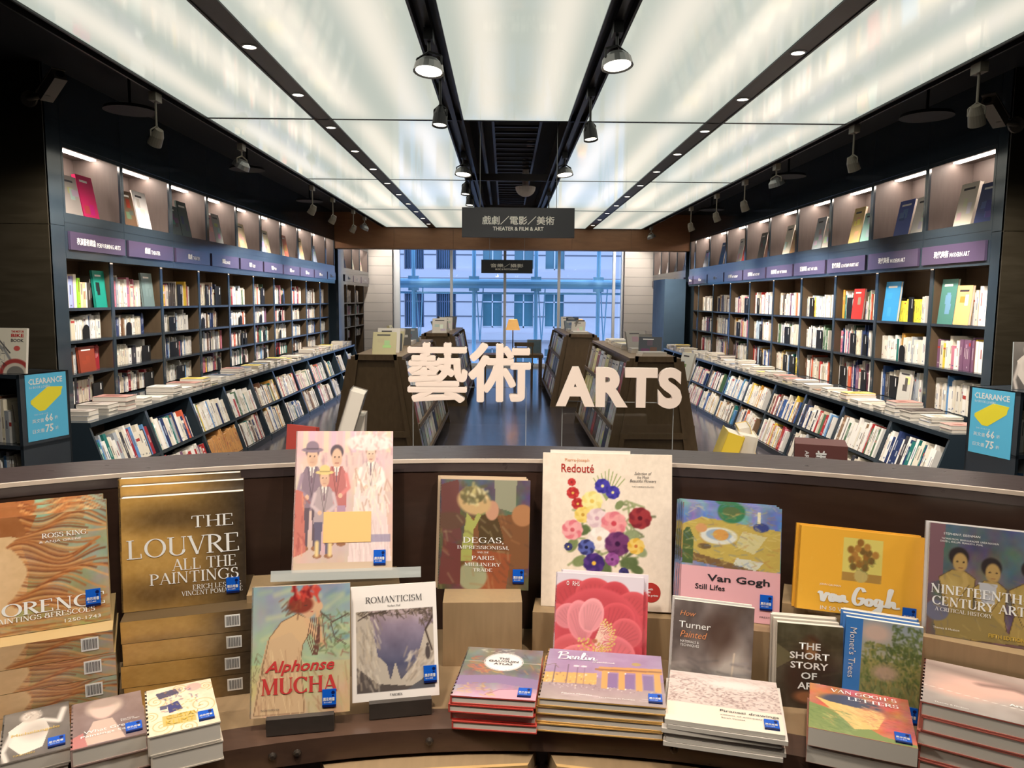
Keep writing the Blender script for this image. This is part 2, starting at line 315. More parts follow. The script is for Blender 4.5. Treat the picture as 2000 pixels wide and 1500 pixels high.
# ------------------------------------------------------------------ printed pictures (a small painter whose result is a colour per vertex)
class Art:
    def __init__(s, nx, ny, bg, seed=1):
        s.nx, s.ny = nx, ny; s.u, s.v = np.meshgrid((np.arange(nx)) / (nx - 1), (np.arange(ny)) / (ny - 1)); s.asp = ny / nx
        s.c = np.ones((ny, nx, 3)) * np.array(bg, float); s.r = np.random.RandomState(seed)
    def mix(s, m, col): s.c += np.clip(m, 0, 1)[..., None] * (np.array(col, float) - s.c); return s
    def grad(s, c0, c1, a=0.0, b=1.0):
        t = np.clip((s.v - a) / (b - a), 0, 1); m = ((s.v >= a) & (s.v <= b)); s.c[m] = (np.array(c0) + (np.array(c1) - np.array(c0)) * t[..., None])[m]; return s
    def rect(s, u0, v0, u1, v1, col, k=1.0): return s.mix(k * ((s.u >= u0) & (s.u <= u1) & (s.v >= v0) & (s.v <= v1)), col)
    def ell(s, cu, cv, ru, rv, col, soft=0.15, rot=0.0, k=1.0):
        x, y = s.u - cu, (s.v - cv); ca, sa = math.cos(rot), math.sin(rot); y = y * s.asp
        x, y = x * ca + y * sa, -x * sa + y * ca
        d = np.sqrt((x / ru) ** 2 + (y / (rv * s.asp)) ** 2); return s.mix(k * np.clip((1 + soft / 2 - d) / soft, 0, 1), col)
    def poly(s, pts, col, soft=0.01, k=1.0):
        ins = np.zeros(s.u.shape, bool); n = len(pts)
        for i in range(n):
            (x0, y0), (x1, y1) = pts[i], pts[(i + 1) % n]
            if y0 != y1: ins ^= ((s.v < y0) != (s.v < y1)) & (s.u < (x1 - x0) * (s.v - y0) / (y1 - y0) + x0)
        return s.mix(k * ins, col)
    def line(s, pts, wd, col, soft=0.5, k=1.0):
        D = np.full(s.u.shape, 9.0)
        for (x0, y0), (x1, y1) in zip(pts, pts[1:]):
            dx, dy = x1 - x0, (y1 - y0) * s.asp; L = dx * dx + dy * dy + 1e-9
            t = np.clip(((s.u - x0) * dx + (s.v - y0) * s.asp * dy) / L, 0, 1)
            D = np.minimum(D, np.hypot(s.u - x0 - t * dx, (s.v - y0) * s.asp - t * dy))
        return s.mix(k * np.clip((wd * (1 + soft) / 2 - D) / (wd * soft + 1e-6), 0, 1), col)
    def noise(s, n, amt, mono=True):
        for k in ((n, 1.0), (n * 2.3, 0.6), (n * 5, 0.35)):
            m = max(2, int(k[0])); g = s.r.rand(m + 2, m + 2, 1 if mono else 3) - 0.5
            x, y = s.u * m, s.v * m; xi, yi = x.astype(int), y.astype(int); fx, fy = (x - xi)[..., None], (y - yi)[..., None]
            q = g[yi, xi] * (1 - fx) * (1 - fy) + g[yi, xi + 1] * fx * (1 - fy) + g[yi + 1, xi] * (1 - fx) * fy + g[yi + 1, xi + 1] * fx * fy
            s.c += q * 2 * amt * k[1]
        return s
    def strokes(s, n, cols, box, ln, wd, ang=0.0, spread=0.6, k=0.6):
        for i in range(n):
            x, y = s.r.uniform(box[0], box[2]), s.r.uniform(box[1], box[3]); a = ang + s.r.uniform(-spread, spread); l = ln * s.r.uniform(0.5, 1.2)
            s.line([(x, y), (x + l * math.cos(a), y + l * math.sin(a) / s.asp)], wd, cols[s.r.randint(len(cols))], 0.8, k)
        return s
def art_mesh(A, wd, ht, name):
    """the painted grid as an upright sheet wd x ht in the local x-z plane, facing -y"""
    nx, ny = A.nx, A.ny; me = bpy.data.meshes.new(name)
    X = (A.u * wd).ravel(); Z = ((1 - A.v) * ht).ravel(); co = np.stack([X, np.zeros_like(X), Z], 1)
    i = np.arange(nx * ny).reshape(ny, nx); F = np.stack([i[1:, :-1], i[1:, 1:], i[:-1, 1:], i[:-1, :-1]], -1).reshape(-1, 4)
    me.from_pydata(co.tolist(), [], F.tolist())
    c = np.clip(A.c, 0, 255) / 255; c = np.where(c <= 0.04045, c / 12.92, ((c + 0.055) / 1.055) ** 2.4)
    a = me.color_attributes.new('Col', 'FLOAT_COLOR', 'POINT'); a.data.foreach_set('color', np.concatenate([c.reshape(-1, 3), np.ones((nx * ny, 1))], 1).astype(np.float32).ravel())
    me.update(); return me
SKIN, GOLDBR = (226, 186, 146), (190, 150, 90)
def person(a, x, top, h, coat, hair, skin=(222, 178, 150), wdt=.05, hat=None, lower=None):
    hd = h * .1; dk = tuple(q * .72 for q in coat); lt = tuple(min(255, q * 1.16) for q in coat)
    a.poly([(x - wdt * .7, top + hd * 2.1), (x + wdt * .7, top + hd * 2.1), (x + wdt * 1.15, top + hd * 2.8), (x + wdt * 1.25, top + h * .62), (x - wdt * 1.25, top + h * .62), (x - wdt * 1.15, top + hd * 2.8)], coat)
    lo = lower or dk
    for q in (-1, 1):
        a.poly([(x + q * .01, top + h * .6), (x + q * wdt * 1.15, top + h * .6), (x + q * wdt * 1.0, top + h * .95), (x + q * wdt * .3, top + h * .95)], lo)
        a.ell(x + q * wdt * .7, top + h * .97, wdt * .55, h * .025, (150, 104, 76)); a.line([(x + q * wdt * 1.15, top + hd * 2.9), (x + q * wdt * 1.5, top + h * .42), (x + q * wdt * .5, top + h * .5)], wdt * .42, lt, .5); a.ell(x + q * wdt * .5, top + h * .5, wdt * .25, hd * .25, skin)
        a.line([(x, top + h * .5), (x + q * wdt * .5, top + hd * 2.1)], .008, dk)
    a.poly([(x - wdt * .35, top + hd * 2.05), (x + wdt * .35, top + hd * 2.05), (x, top + hd * 3.4)], (236, 226, 214)); a.line([(x, top + hd * 2.2), (x, top + hd * 3.6)], .012, (110, 84, 96))
    a.ell(x, top + hd * .6, hd * .74 * a.asp, hd * .75, hair, .2); a.ell(x, top + hd * 1.2, hd * .58 * a.asp, hd * .95, skin, .2); a.ell(x + .01, top + hd * 1.55, hd * .4 * a.asp, hd * .4, tuple(q * .93 for q in skin), .8)
    for q in (-1, 1): a.ell(x + q * hd * .24 * a.asp, top + hd * 1.12, hd * .09 * a.asp, hd * .07, (84, 64, 60), .4)
    a.line([(x - hd * .2 * a.asp, top + hd * 1.72), (x + hd * .2 * a.asp, top + hd * 1.72)], .005, (170, 96, 90))
    if hat: a.ell(x, top + hd * .5, hd * 1.15 * a.asp, hd * .24, hat, .2); a.ell(x, top + hd * .15, hd * .66 * a.asp, hd * .5, hat, .2); a.line([(x - hd * .6 * a.asp, top + hd * .4), (x + hd * .6 * a.asp, top + hd * .4)], .012, tuple(q * .7 for q in hat))
def petal(a, x, y, rx, ry, c, rot=0.0):
    a.ell(x, y, rx, ry, tuple(min(255, q * 1.06 + 8) for q in c), .06, rot); a.ell(x, y + .012, rx * .93, ry * .92, c, .25, rot)
    dk = tuple(q * .82 for q in c); n = 7
    for i in range(n):
        t = (i - 3) / 3.2; px, py = t * rx * .75, -ry * .6 * (1 - t * t * .5); qx, qy = t * rx * .25, ry * .85; ca, sa = math.cos(rot), math.sin(rot)
        a.line([(x + px * ca - py * a.asp * sa, y + (px * sa + py * a.asp * ca) / a.asp), (x + qx * ca - qy * a.asp * sa, y + (qx * sa + qy * a.asp * ca) / a.asp)], .012, dk, 1.2, .45)
def art(key, nx=110, ny=130):
    a = Art(nx, ny, (120, 110, 100), sum(map(ord, key)))
    if key == 'crowd':      # pale pink street crowd in costume, a generic festival scene
        a.grad((226, 190, 184), (206, 176, 160)).noise(6, 9, False)
        for i in range(14): a.rect(i / 14, 0, i / 14 + .05, .16, [(226, 172, 174), (236, 206, 168), (206, 172, 194)][i % 3], .6)
        a.strokes(50, [(196, 160, 160), (236, 206, 196), (176, 140, 146)], (0, .1, 1, .36), .08, .02, 1.5, .4, .5)
        person(a, .17, .1, .76, (140, 118, 130), (110, 92, 100), wdt=.085, hat=(140, 118, 132)); person(a, .42, .11, .72, (186, 112, 108), (92, 76, 84), wdt=.085, lower=(176, 140, 160))
        a.poly([(.62, .3), (.9, .3), (.98, .96), (.56, .96)], (228, 206, 200)); person(a, .77, .1, .62, (222, 198, 190), (150, 110, 90), (226, 190, 166), wdt=.09, lower=(226, 206, 200)); a.ell(.76, .085, .25, .06, (238, 212, 204), .2); a.strokes(40, [(246, 226, 218), (206, 170, 164)], (.55, .03, .98, .13), .05, .018, 0, 2, .6)
        a.poly([(.58, .62), (.94, .62), (.99, .95), (.55, .95)], (226, 202, 198)); a.strokes(70, [(206, 180, 176), (240, 222, 214)], (.56, .64, .95, .86), .14, .009, 1.5, .12, .6); a.strokes(80, [(236, 216, 196), (190, 150, 130), (244, 226, 214)], (.6, .26, .95, .6), .09, .014, 1.5, .5, .7); a.rect(.57, .75, .98, .8, (140, 130, 158), .7)
        person(a, .3, .27, .64, (176, 156, 158), (150, 116, 90), wdt=.08, hat=(226, 196, 130), lower=(104, 96, 116))
        a.poly([(0, .42), (.09, .44), (.13, .86), (0, .9)], (196, 116, 104)); a.strokes(16, [(226, 150, 120), (160, 84, 80)], (0, .45, .1, .86), .08, .014, 1.2, .6); a.line([(.24, .8), (.24, .88)], .04, (226, 196, 140)); a.line([(.37, .8), (.37, .88)], .04, (226, 196, 140)); a.grad((200, 174, 150), (204, 180, 156), .935, 1)
    elif key == 'season':   # blue green garden panel with a figure in cream drapery and red flowers
        a.grad((140, 156, 170), (172, 184, 152), 0, .6).grad((190, 186, 140), (212, 178, 140), .6, 1).noise(5, 10, False)
        a.strokes(40, [(206, 206, 156), (112, 140, 160), (166, 186, 150)], (.0, .03, 1, .5), .2, .045, -.2, .5, .5); a.strokes(50, [(150, 176, 130), (196, 196, 150)], (.5, .3, 1, .62), .1, .03, .3, .6, .5)
        body = [(.3, .28), (.46, .22), (.56, .26), (.6, .36), (.52, .46), (.5, .56), (.54, .98), (.04, .98), (.12, .62), (.18, .4)]
        a.poly(body, (220, 182, 138)); a.poly([(.16, .42), (.4, .36), (.5, .46), (.5, .6), (.56, .98), (.03, .98), (.1, .62)], (214, 178, 138)); a.line(body + body[:1], .008, (128, 92, 66), .4)
        a.line([(.56, .27), (.66, .42), (.72, .46)], .06, (222, 178, 136)); a.line([(.7, .46), (.68, .3), (.66, .18)], .055, (220, 174, 132)); a.line([(.74, .46), (.72, .3), (.69, .17)], .008, (128, 92, 66)); a.ell(.57, .17, .085, .085, (218, 172, 136), .2); a.ell(.67, .17, .05, .04, (220, 176, 138), .2)
        a.ell(.49, .15, .13, .07, (140, 62, 48), .3); a.strokes(46, [(206, 72, 60), (170, 46, 44), (226, 110, 90), (130, 36, 38)], (.4, .01, .68, .1), .05, .026, 0, 2, .9); a.strokes(14, [(110, 66, 48), (150, 92, 60)], (.3, .1, .5, .2), .08, .014, 2.2, .8); a.line([(.53, .16), (.56, .16)], .008, (90, 58, 50)); a.line([(.6, .21), (.62, .21)], .008, (180, 80, 70))
        for k in range(5): a.line([(.6 + .02 * k, .26), (.56 + .025 * k, .42), (.62 + .012 * k, .55), (.66 + .008 * k, .4), (.68, .28)], .008, (112, 74, 64), .4)
        a.strokes(60, [(110, 120, 80), (90, 84, 70), (150, 96, 84), (130, 140, 96)], (.66, .2, .99, .54), .06, .014, .6, 1.6); a.line([(.7, .22), (.82, .3), (.98, .24)], .012, (92, 74, 66)); a.line([(.8, .3), (.84, .42), (.96, .48)], .01, (92, 74, 66))
        a.strokes(60, [(196, 154, 116), (236, 206, 160), (180, 136, 106)], (.06, .48, .5, .96), .16, .009, 1.4, .25, .7); a.strokes(40, [(170, 128, 96), (206, 164, 124), (190, 176, 130)], (.55, .6, 1, .98), .14, .012, 1.2, .4); a.strokes(20, [(120, 96, 70)], (0, .5, .14, .8), .07, .008, 1.2, .9)
    elif key == 'cliffs':   # white paperback with a dusk landscape in a frame
        a.c[:] = (244, 234, 226); f = (a.u > .06) & (a.u < .95) & (a.v > .22) & (a.v < .93)
        b = Art(nx, ny, (0, 0, 0), 4); b.grad((196, 172, 166), (150, 132, 148), .2, .35).grad((150, 132, 148), (92, 92, 116), .35, .7).grad((92, 92, 116), (120, 108, 104), .7, 1).noise(6, 12)
        b.poly([(.05, .22), (.2, .22), (.3, .62), (.4, .7), (.44, .84), (.5, .68), (.56, .84), (.75, .68), (.86, .4), (.95, .36), (.95, .93), (.05, .93)], (196, 182, 166)); b.poly([(.05, .7), (.3, .86), (.7, .9), (.95, .8), (.95, .94), (.05, .94)], (92, 82, 78))
        b.strokes(110, [(150, 136, 122), (226, 212, 192), (172, 156, 140), (206, 186, 160)], (.06, .3, .32, .88), .09, .018, 1.35, .35, .5); b.strokes(80, [(150, 134, 120), (220, 204, 184), (186, 166, 146)], (.6, .62, .95, .86), .09, .018, -.9, .4, .5); b.ell(.88, .62, .03, .06, (84, 74, 72), .3); b.ell(.88, .55, .014, .014, (84, 74, 72), .3); b.poly([(.62, .93), (.95, .78), (.95, .93)], (98, 96, 100))
        b.strokes(130, [(70, 58, 54), (96, 82, 70), (120, 104, 86)], (.06, .21, .95, .27), .06, .01, .2, 1.2, .8); b.strokes(40, [(84, 70, 62), (110, 94, 80)], (.78, .25, .95, .36), .06, .01, .8, 1, .8); b.line([(.08, .3), (.2, .25), (.4, .235)], .012, (78, 64, 58)); b.line([(.95, .3), (.86, .42), (.93, .6)], .02, (74, 60, 54)); a.c[f] = b.c[f]
    elif key == 'hatshop':  # muted brown interior with a large straw hat and green ribbon
        a.grad((96, 88, 92), (110, 78, 60)).noise(6, 22, False)
        a.poly([(0, .05), (.2, 0), (.25, .55), (.05, .6)], (112, 70, 66)); a.poly([(.6, 0), (.85, 0), (.84, .3), (.62, .25)], (150, 148, 124)); a.poly([(.35, .35), (1, .3), (1, .8), (.3, .8)], (126, 84, 54)); a.poly([(.3, .62), (.8, .68), (.75, 1), (.3, 1)], (150, 82, 52))
        a.poly([(.42, .34), (.62, .28), (.72, .56), (.45, .6)], (84, 66, 42)); a.ell(.58, .28, .075, .09, (196, 146, 118)); a.ell(.38, .2, .19, .12, (198, 164, 116), .2, .3); a.ell(.36, .14, .14, .08, (126, 112, 78))
        a.strokes(40, [(226, 214, 166), (206, 190, 130), (96, 92, 62)], (.24, .06, .5, .22), .05, .03, 0, 2); a.poly([(.3, .3), (.38, .38), (.42, .3), (.46, .33), (.38, .46), (.37, .74), (.24, .74), (.28, .44)], (166, 168, 92)); a.ell(.12, .38, .17, .08, (104, 76, 62)); a.ell(.92, .32, .12, .1, (176, 124, 84))
        a.ell(.38, .88, .16, .13, (158, 158, 124)); a.poly([(.05, .56), (.25, .6), (.25, .95), (0, .95)], (112, 62, 58)); a.strokes(60, [(170, 120, 80), (90, 66, 52), (176, 160, 120)], (0, .3, 1, 1), .12, .02, .8, .8, .35)
    elif key == 'bouquet':  # mixed flowers on a cream box
        a.c[:] = (240, 222, 202)
        a.strokes(70, [(110, 122, 78), (140, 150, 100), (90, 100, 66)], (.24, .3, .74, .72), .12, .016, 1.2, 1.6, .8)
        for x, y, r in ((.24, .6, .06), (.32, .5, .06), (.7, .52, .06), (.76, .62, .06), (.4, .35, .06), (.6, .33, .04), (.3, .7, .06), (.68, .7, .07), (.74, .74, .05), (.5, .74, .07)): a.ell(x, y, r, r * .55, [(128, 140, 92), (96, 112, 70), (150, 160, 118)][int(x * 50) % 3], .3, x * 9)
        for i in range(9): a.line([(.5, .3), (.52 + .03 * (i - 4), .1 + .015 * abs(i - 4))], .008, (160, 168, 110))
        def fl(x, y, r, c1, c2, c3):
            for i in range(9): q = i * .7; a.ell(x + r * .62 * math.cos(q), y + r * .62 * math.sin(q) / a.asp, r * .5, r * .42 / a.asp * a.asp * .85, c1 if i % 2 else c2, .3)
            a.ell(x, y, r * .5, r * .42, c2, .5); a.ell(x, y, r * .22, r * .18, c3, .5)
        fl(.23, .19, .03, (206, 70, 66), (190, 50, 52), (120, 40, 40)); fl(.24, .26, .045, (206, 62, 60), (180, 48, 50), (230, 190, 90)); fl(.28, .33, .045, (196, 62, 58), (170, 40, 42), (230, 190, 90)); fl(.39, .31, .075, (236, 216, 130), (244, 230, 160), (226, 190, 90)); fl(.32, .4, .06, (230, 196, 96), (238, 210, 120), (200, 150, 60))
        fl(.47, .21, .055, (56, 50, 140), (72, 62, 168), (240, 226, 160)); fl(.55, .25, .05, (56, 50, 140), (72, 62, 168), (240, 226, 160)); fl(.43, .42, .075, (222, 190, 196), (236, 212, 212), (206, 160, 176)); fl(.56, .45, .09, (226, 126, 136), (238, 160, 160), (206, 70, 84)); fl(.24, .5, .075, (226, 120, 130), (240, 170, 170), (206, 90, 100)); fl(.76, .41, .08, (130, 40, 50), (160, 56, 60), (90, 20, 34))
        fl(.45, .55, .085, (240, 226, 216), (248, 238, 228), (226, 190, 150)); fl(.59, .58, .09, (96, 46, 96), (120, 62, 112), (60, 24, 66)); fl(.73, .59, .06, (230, 180, 70), (240, 204, 110), (206, 120, 60)); fl(.35, .61, .06, (54, 56, 110), (90, 100, 170), (30, 30, 60)); fl(.41, .71, .075, (84, 50, 130), (60, 36, 110), (240, 190, 70)); fl(.55, .68, .05, (140, 70, 140), (160, 90, 160), (90, 40, 90)); fl(.64, .76, .035, (60, 56, 120), (50, 44, 100), (30, 30, 70)); fl(.21, .61, .03, (52, 50, 90), (70, 70, 120), (230, 210, 110))
        a.noise(40, 5)
    elif key == 'peony':    # one big coral flower filling a pale square cover
        a.c[:] = (226, 214, 222)
        for x, y, rx, ry, c, q in ((.2, .26, .26, .2, (196, 76, 82), -.3), (.45, .2, .22, .17, (204, 82, 88), 0), (.66, .25, .2, .2, (196, 72, 80), .3), (.86, .33, .2, .2, (204, 84, 90), .6), (.1, .55, .24, .28, (206, 88, 94), -.8), (.9, .62, .26, .3, (198, 76, 84), .9), (.5, .55, .5, .42, (200, 80, 88), 0), (.25, .85, .32, .26, (212, 98, 104), -.5), (.78, .88, .34, .26, (194, 70, 80), .4), (.16, .42, .16, .12, (222, 136, 142), -.5), (.72, .42, .2, .16, (206, 84, 92), .5), (.82, .55, .18, .14, (214, 100, 106), .8), (.3, .46, .15, .2, (228, 140, 146), -.15), (.42, .4, .14, .17, (234, 156, 160), .2), (.68, .74, .25, .16, (226, 122, 130), .25), (.26, .8, .2, .1, (228, 134, 140), -.3), (.1, .93, .1, .08, (240, 200, 204), .4)): petal(a, x, y, rx, ry, c, q)
        for i in range(40): q = -1.3 + i * .075; R_ = .14 + .08 * ((i * 7) % 5) / 5; e = (.5 + R_ * math.cos(q), .6 + R_ * math.sin(q) * .9); a.line([(.47, .64), e], .006, (244, 214, 190), .5); a.ell(e[0], e[1], .012, .01, (232, 202, 120), .4)
        for i in range(46): a.ell(.43 + a.r.uniform(-.15, .14), .68 + a.r.uniform(-.05, .12), .012, .01, [(232, 204, 124), (214, 176, 96)][i % 2], .4)
        a.ell(.47, .65, .03, .02, (190, 110, 90), .6)
    elif key == 'island':   # grey green map cover with orange leaves over a lilac ground
        a.grad((128, 124, 118), (112, 104, 110), 0, .5).grad((112, 104, 110), (196, 160, 176), .5, 1).noise(6, 14, False)
        a.poly([(0, .62), (.5, .56), (1, .62), (1, .8), (.5, .72), (0, .8)], (140, 116, 150)); a.ell(.72, .98, .34, .16, (206, 156, 170), .2); a.line([(.4, .95), (.55, .84), (.9, .8)], .012, (150, 104, 130))
        a.strokes(46, [(206, 112, 76), (188, 150, 84), (196, 92, 74)], (.08, .2, .5, .54), .08, .022, .3, .8); a.strokes(24, [(206, 168, 96), (160, 120, 90)], (.05, .74, .5, .95), .06, .02, .3, 1); a.strokes(20, [(180, 128, 84), (96, 92, 86)], (.6, .1, 1, .5), .1, .02, .7, .6); a.strokes(14, [(210, 204, 186)], (.15, .02, .6, .1), .05, .018, 0, .6)
        a.line([(0, .3), (1, .3)], .008, (222, 210, 200)); a.ell(.52, .29, .25, .19, (236, 226, 220), .03); a.ell(.52, .29, .24, .18, (120, 108, 112), .02); a.ell(.52, .29, .235, .175, (240, 230, 226), .02)
    elif key == 'gate':     # lilac evening sketch of a columned city gate
        a.grad((158, 136, 168), (150, 124, 156), 0, .55).grad((150, 128, 138), (166, 148, 142), .55, 1).noise(6, 8)
        a.poly([(.02, .5), (.45, .46), (.45, .68), (.0, .7)], (206, 160, 90)); a.poly([(.46, .32), (1, .28), (1, .4), (.46, .42)], (196, 144, 84)); a.poly([(.43, .36), (1, .33), (1, .36), (.43, .4)], (150, 106, 70))
        for x in (.49, .63, .77, .92): a.rect(x, .4, x + .05, .74, (206, 152, 88)); a.rect(x + .05, .42, x + .058, .74, (240, 226, 214))
        for x in (.54, .68, .83): a.rect(x, .44, x + .08, .72, (124, 104, 146))
        a.ell(.78, .22, .04, .035, (170, 150, 96)); a.strokes(50, [(240, 200, 120), (110, 84, 80), (226, 214, 206)], (.03, .48, .46, .72), .04, .008, 1.57, .2)
        for x in (.09, .2, .28, .34): a.line([(x, .32), (x, .7)], .006, (92, 76, 92))
        for x in (.27, .335): a.ell(x, .34, .025, .02, (226, 206, 210))
        a.line([(.0, .38), (.08, .32), (.12, .4)], .012, (130, 110, 110)); a.strokes(40, [(236, 224, 214), (120, 100, 108)], (.05, .7, 1, .78), .03, .006, 1.5, .6); a.strokes(8, [(220, 200, 206)], (.1, .88, .9, .93), .14, .006, 0, .05)
    elif key == 'table':    # a bright sketchy table still life above a pink band
        a.c[:] = (226, 170, 176); b = Art(nx, ny, (120, 140, 180), 5); b.grad((126, 146, 184), (110, 130, 176), 0, .25).noise(8, 26, False)
        b.poly([(.0, .2), (.2, .12), (1, .2), (1, .55), (.8, .58), (.0, .42)], (188, 164, 84)); b.poly([(0, .42), (.82, .56), (.8, .6), (0, .5)], (120, 92, 60)); b.ell(.5, .06, .14, .1, (60, 122, 84)); b.ell(.5, .06, .09, .045, (90, 110, 70)); b.ell(.38, .28, .19, .075, (214, 214, 206), .15); b.ell(.38, .27, .13, .05, (150, 170, 190)); b.ell(.4, .27, .08, .05, (206, 150, 80)); b.ell(.2, .22, .06, .04, (206, 150, 100)); b.poly([(.62, .22), (.86, .26), (.74, .42), (.55, .36)], (200, 190, 140)); b.poly([(.56, .46), (.84, .48), (.76, .56), (.54, .52)], (206, 206, 190)); b.ell(.8, .18, .08, .04, (60, 70, 130)); b.rect(.76, .05, .79, .15, (226, 220, 190)); b.poly([(.02, .26), (.05, .22), (.08, .22), (.13, .32), (.13, .54), (.01, .54)], (76, 96, 56)); b.ell(.24, .38, .07, .025, (110, 90, 60))
        b.strokes(200, [(206, 186, 96), (150, 140, 80), (96, 120, 170), (176, 120, 70), (220, 206, 140)], (0, 0, 1, .58), .07, .012, .2, .8, .4); f = a.v < .56; a.c[f] = b.c[f]
    elif key == 'storm':    # misty grey brown seascape
        a.grad((112, 100, 96), (126, 116, 112)).noise(4, 26, True); a.ell(.72, .62, .2, .3, (176, 166, 158), .9); a.ell(.6, .3, .2, .22, (84, 64, 56), 1.0); a.line([(.85, .0), (.6, .3), (.56, .6)], .1, (96, 78, 68), 1.2, .6); a.line([(.78, .5), (.75, .85)], .02, (206, 190, 170)); a.strokes(50, [(136, 132, 136), (170, 160, 150), (90, 84, 86)], (0, .6, 1, 1), .2, .03, .1, .4, .35)
    elif key == 'portrait': # dark green brown ground with a plain seated half figure
        a.grad((84, 78, 58), (52, 46, 36)).noise(5, 14); a.ell(.52, .6, .36, .4, (60, 44, 34), .5); a.ell(.52, .28, .14, .15, (78, 50, 34), .5); a.ell(.53, .3, .085, .1, (150, 108, 72), .6); a.ell(.5, .86, .22, .07, (140, 92, 60), .6); a.poly([(0, .25), (.3, .4), (0, .55)], (104, 96, 70)); a.strokes(30, [(96, 88, 62), (62, 54, 40)], (0, .1, 1, .6), .2, .03, .1, .5, .3)
    elif key == 'trees':    # blue spine band, leafy riverside in dabs of green
        a.grad((150, 166, 180), (176, 176, 150), 0, .4).grad((150, 150, 100), (120, 130, 80), .4, 1); a.ell(.4, .12, .2, .1, (214, 190, 176), .8)
        a.strokes(420, [(96, 116, 62), (120, 136, 70), (140, 142, 84), (80, 100, 60), (166, 160, 96)], (.24, .22, 1, .62), .04, .022, .7, 1.2, .8); a.strokes(150, [(84, 104, 58), (110, 128, 66)], (.6, .02, 1, .4), .04, .022, .7, 1.2, .8); a.ell(.55, .52, .16, .08, (196, 168, 150), .7, 0, .8)
        a.strokes(260, [(146, 132, 80), (120, 120, 70), (176, 156, 96), (96, 104, 66)], (.24, .58, 1, 1), .06, .018, 1.4, .5, .7); a.rect(0, 0, .23, 1, (64, 130, 206))
    elif key == 'sunny':    # plain yellow landscape book with a small vase of flowers
        a.c[:] = (240, 178, 60); a.rect(.36, .09, .67, .6, (222, 206, 110)); a.rect(.36, .5, .67, .6, (176, 136, 70)); a.ell(.51, .53, .055, .08, (196, 176, 110), .1)
        for i in range(16): a.ell(.51 + .115 * math.cos(i * 2.4) * (.3 + .05 * i) / 1.0, .3 + .17 * math.sin(i * 2.4) * (.3 + .045 * i), .028, .045, [(150, 104, 50), (176, 126, 62), (120, 92, 50)][i % 3], .4)
        a.strokes(24, [(110, 120, 70), (130, 110, 60)], (.42, .3, .6, .48), .05, .01, 1.4, .5); a.strokes(10, [(248, 200, 96)], (.02, .02, 1, .98), .1, .006, 1.5, .1, .3)
    elif key == 'bathers':  # blue grey ground with ochre seated figures
        a.grad((92, 92, 112), (110, 104, 92)).noise(5, 20, False); a.poly([(0, .0), (.16, 0), (.14, .5), (0, .55)], (126, 92, 100))
        for x, y, k in ((.3, .3, 1.0), (.62, .36, .9), (1.0, .34, 1.1)):
            P = [(x - .06, y + .1), (x + .06, y + .1), (x + .17 * k, y + .16), (x + .15 * k, y + .4), (x + .2 * k, y + .62), (x - .2 * k, y + .64), (x - .14 * k, y + .4), (x - .19 * k, y + .18)]
            a.poly(P, (172, 146, 84)); a.line(P + P[:1], .009, (92, 72, 50), .5); a.ell(x - .05, y + .3, .07, .12, (190, 164, 100), .9); a.ell(x, y - .02, .1, .085, (50, 42, 42), .2); a.ell(x + .015, y + .03, .072, .085, (180, 148, 92), .25)
            for q in (-.025, .04): a.ell(x + .01 + q, y + .025, .012, .007, (60, 46, 40), .4)
            a.line([(x + .0, y + .08), (x + .04, y + .08)], .008, (130, 76, 60)); a.line([(x - .16 * k, y + .2), (x - .06, y + .44), (x + .08, y + .2), (x + .06, y + .14)], .05, (186, 158, 96), .4); a.line([(x - .18 * k, y + .22), (x - .07, y + .48), (x + .11, y + .22)], .007, (92, 72, 50))
        a.poly([(.5, .48), (.68, .48), (.66, .66), (.54, .66)], (186, 186, 190)); a.poly([(.05, .75), (.6, .72), (.9, .98), (.1, 1)], (150, 130, 80)); a.ell(.1, .78, .12, .09, (110, 110, 130)); a.strokes(60, [(206, 180, 110), (110, 104, 110), (140, 120, 76)], (.05, .4, 1, 1), .1, .012, .9, .8, .35)
    elif key == 'waves':    # flowing auburn hair like waves over a pale skin tone, teal beyond
        a.grad((150, 170, 146), (170, 150, 110)).noise(5, 16, False); a.poly([(0, .1), (.36, .16), (.44, .45), (.4, .75), (.3, .9), (0, 1)], (222, 184, 136)); a.poly([(0, .0), (.5, .0), (.42, .2), (.3, .16), (0, .2)], (160, 100, 56))
        for i in range(64):
            y = -.02 + i * .0135; x0 = .36 + .07 * math.sin(i * .21); P = [(x0 + t, y + (.05 + .03 * math.sin(i * .3)) * math.sin(t * 10 + i * .16) + .05 * t * math.sin(i * .4) + .02 * t) for t in np.linspace(0, .52 + .12 * math.sin(i * 1.9), 12)]; a.line(P, .017, [(172, 104, 58), (206, 142, 84), (146, 84, 48), (190, 122, 68), (222, 166, 106), (128, 70, 42)][(i * 5) % 6], .7, .85)
        a.ell(.16, .5, .2, .26, (226, 188, 142), .5); a.strokes(40, [(206, 150, 90), (150, 90, 50)], (0, .86, 1, 1), .3, .012, .1, .3, .6); a.noise(18, 5)
    elif key == 'amber':    # soft golden brown blur fading to black at one side
        a.c[:] = (176, 136, 72); t = np.clip((a.u - .45) / .55, 0, 1)[..., None]; a.c = a.c * (1 - t) + np.array((52, 42, 32)) * t; a.ell(.12, .4, .4, .55, (206, 160, 86), 1.2, 0, .8); a.ell(.42, .2, .36, .12, (74, 56, 36), 1.2, 0, .7); a.ell(.3, .85, .3, .14, (90, 66, 40), 1.2, 0, .7); a.ell(.3, .55, .2, .2, (190, 150, 84), 1.2, 0, .5); a.noise(30, 6)
    elif key == 'ruins':    # dense sepia engraving above a cream band
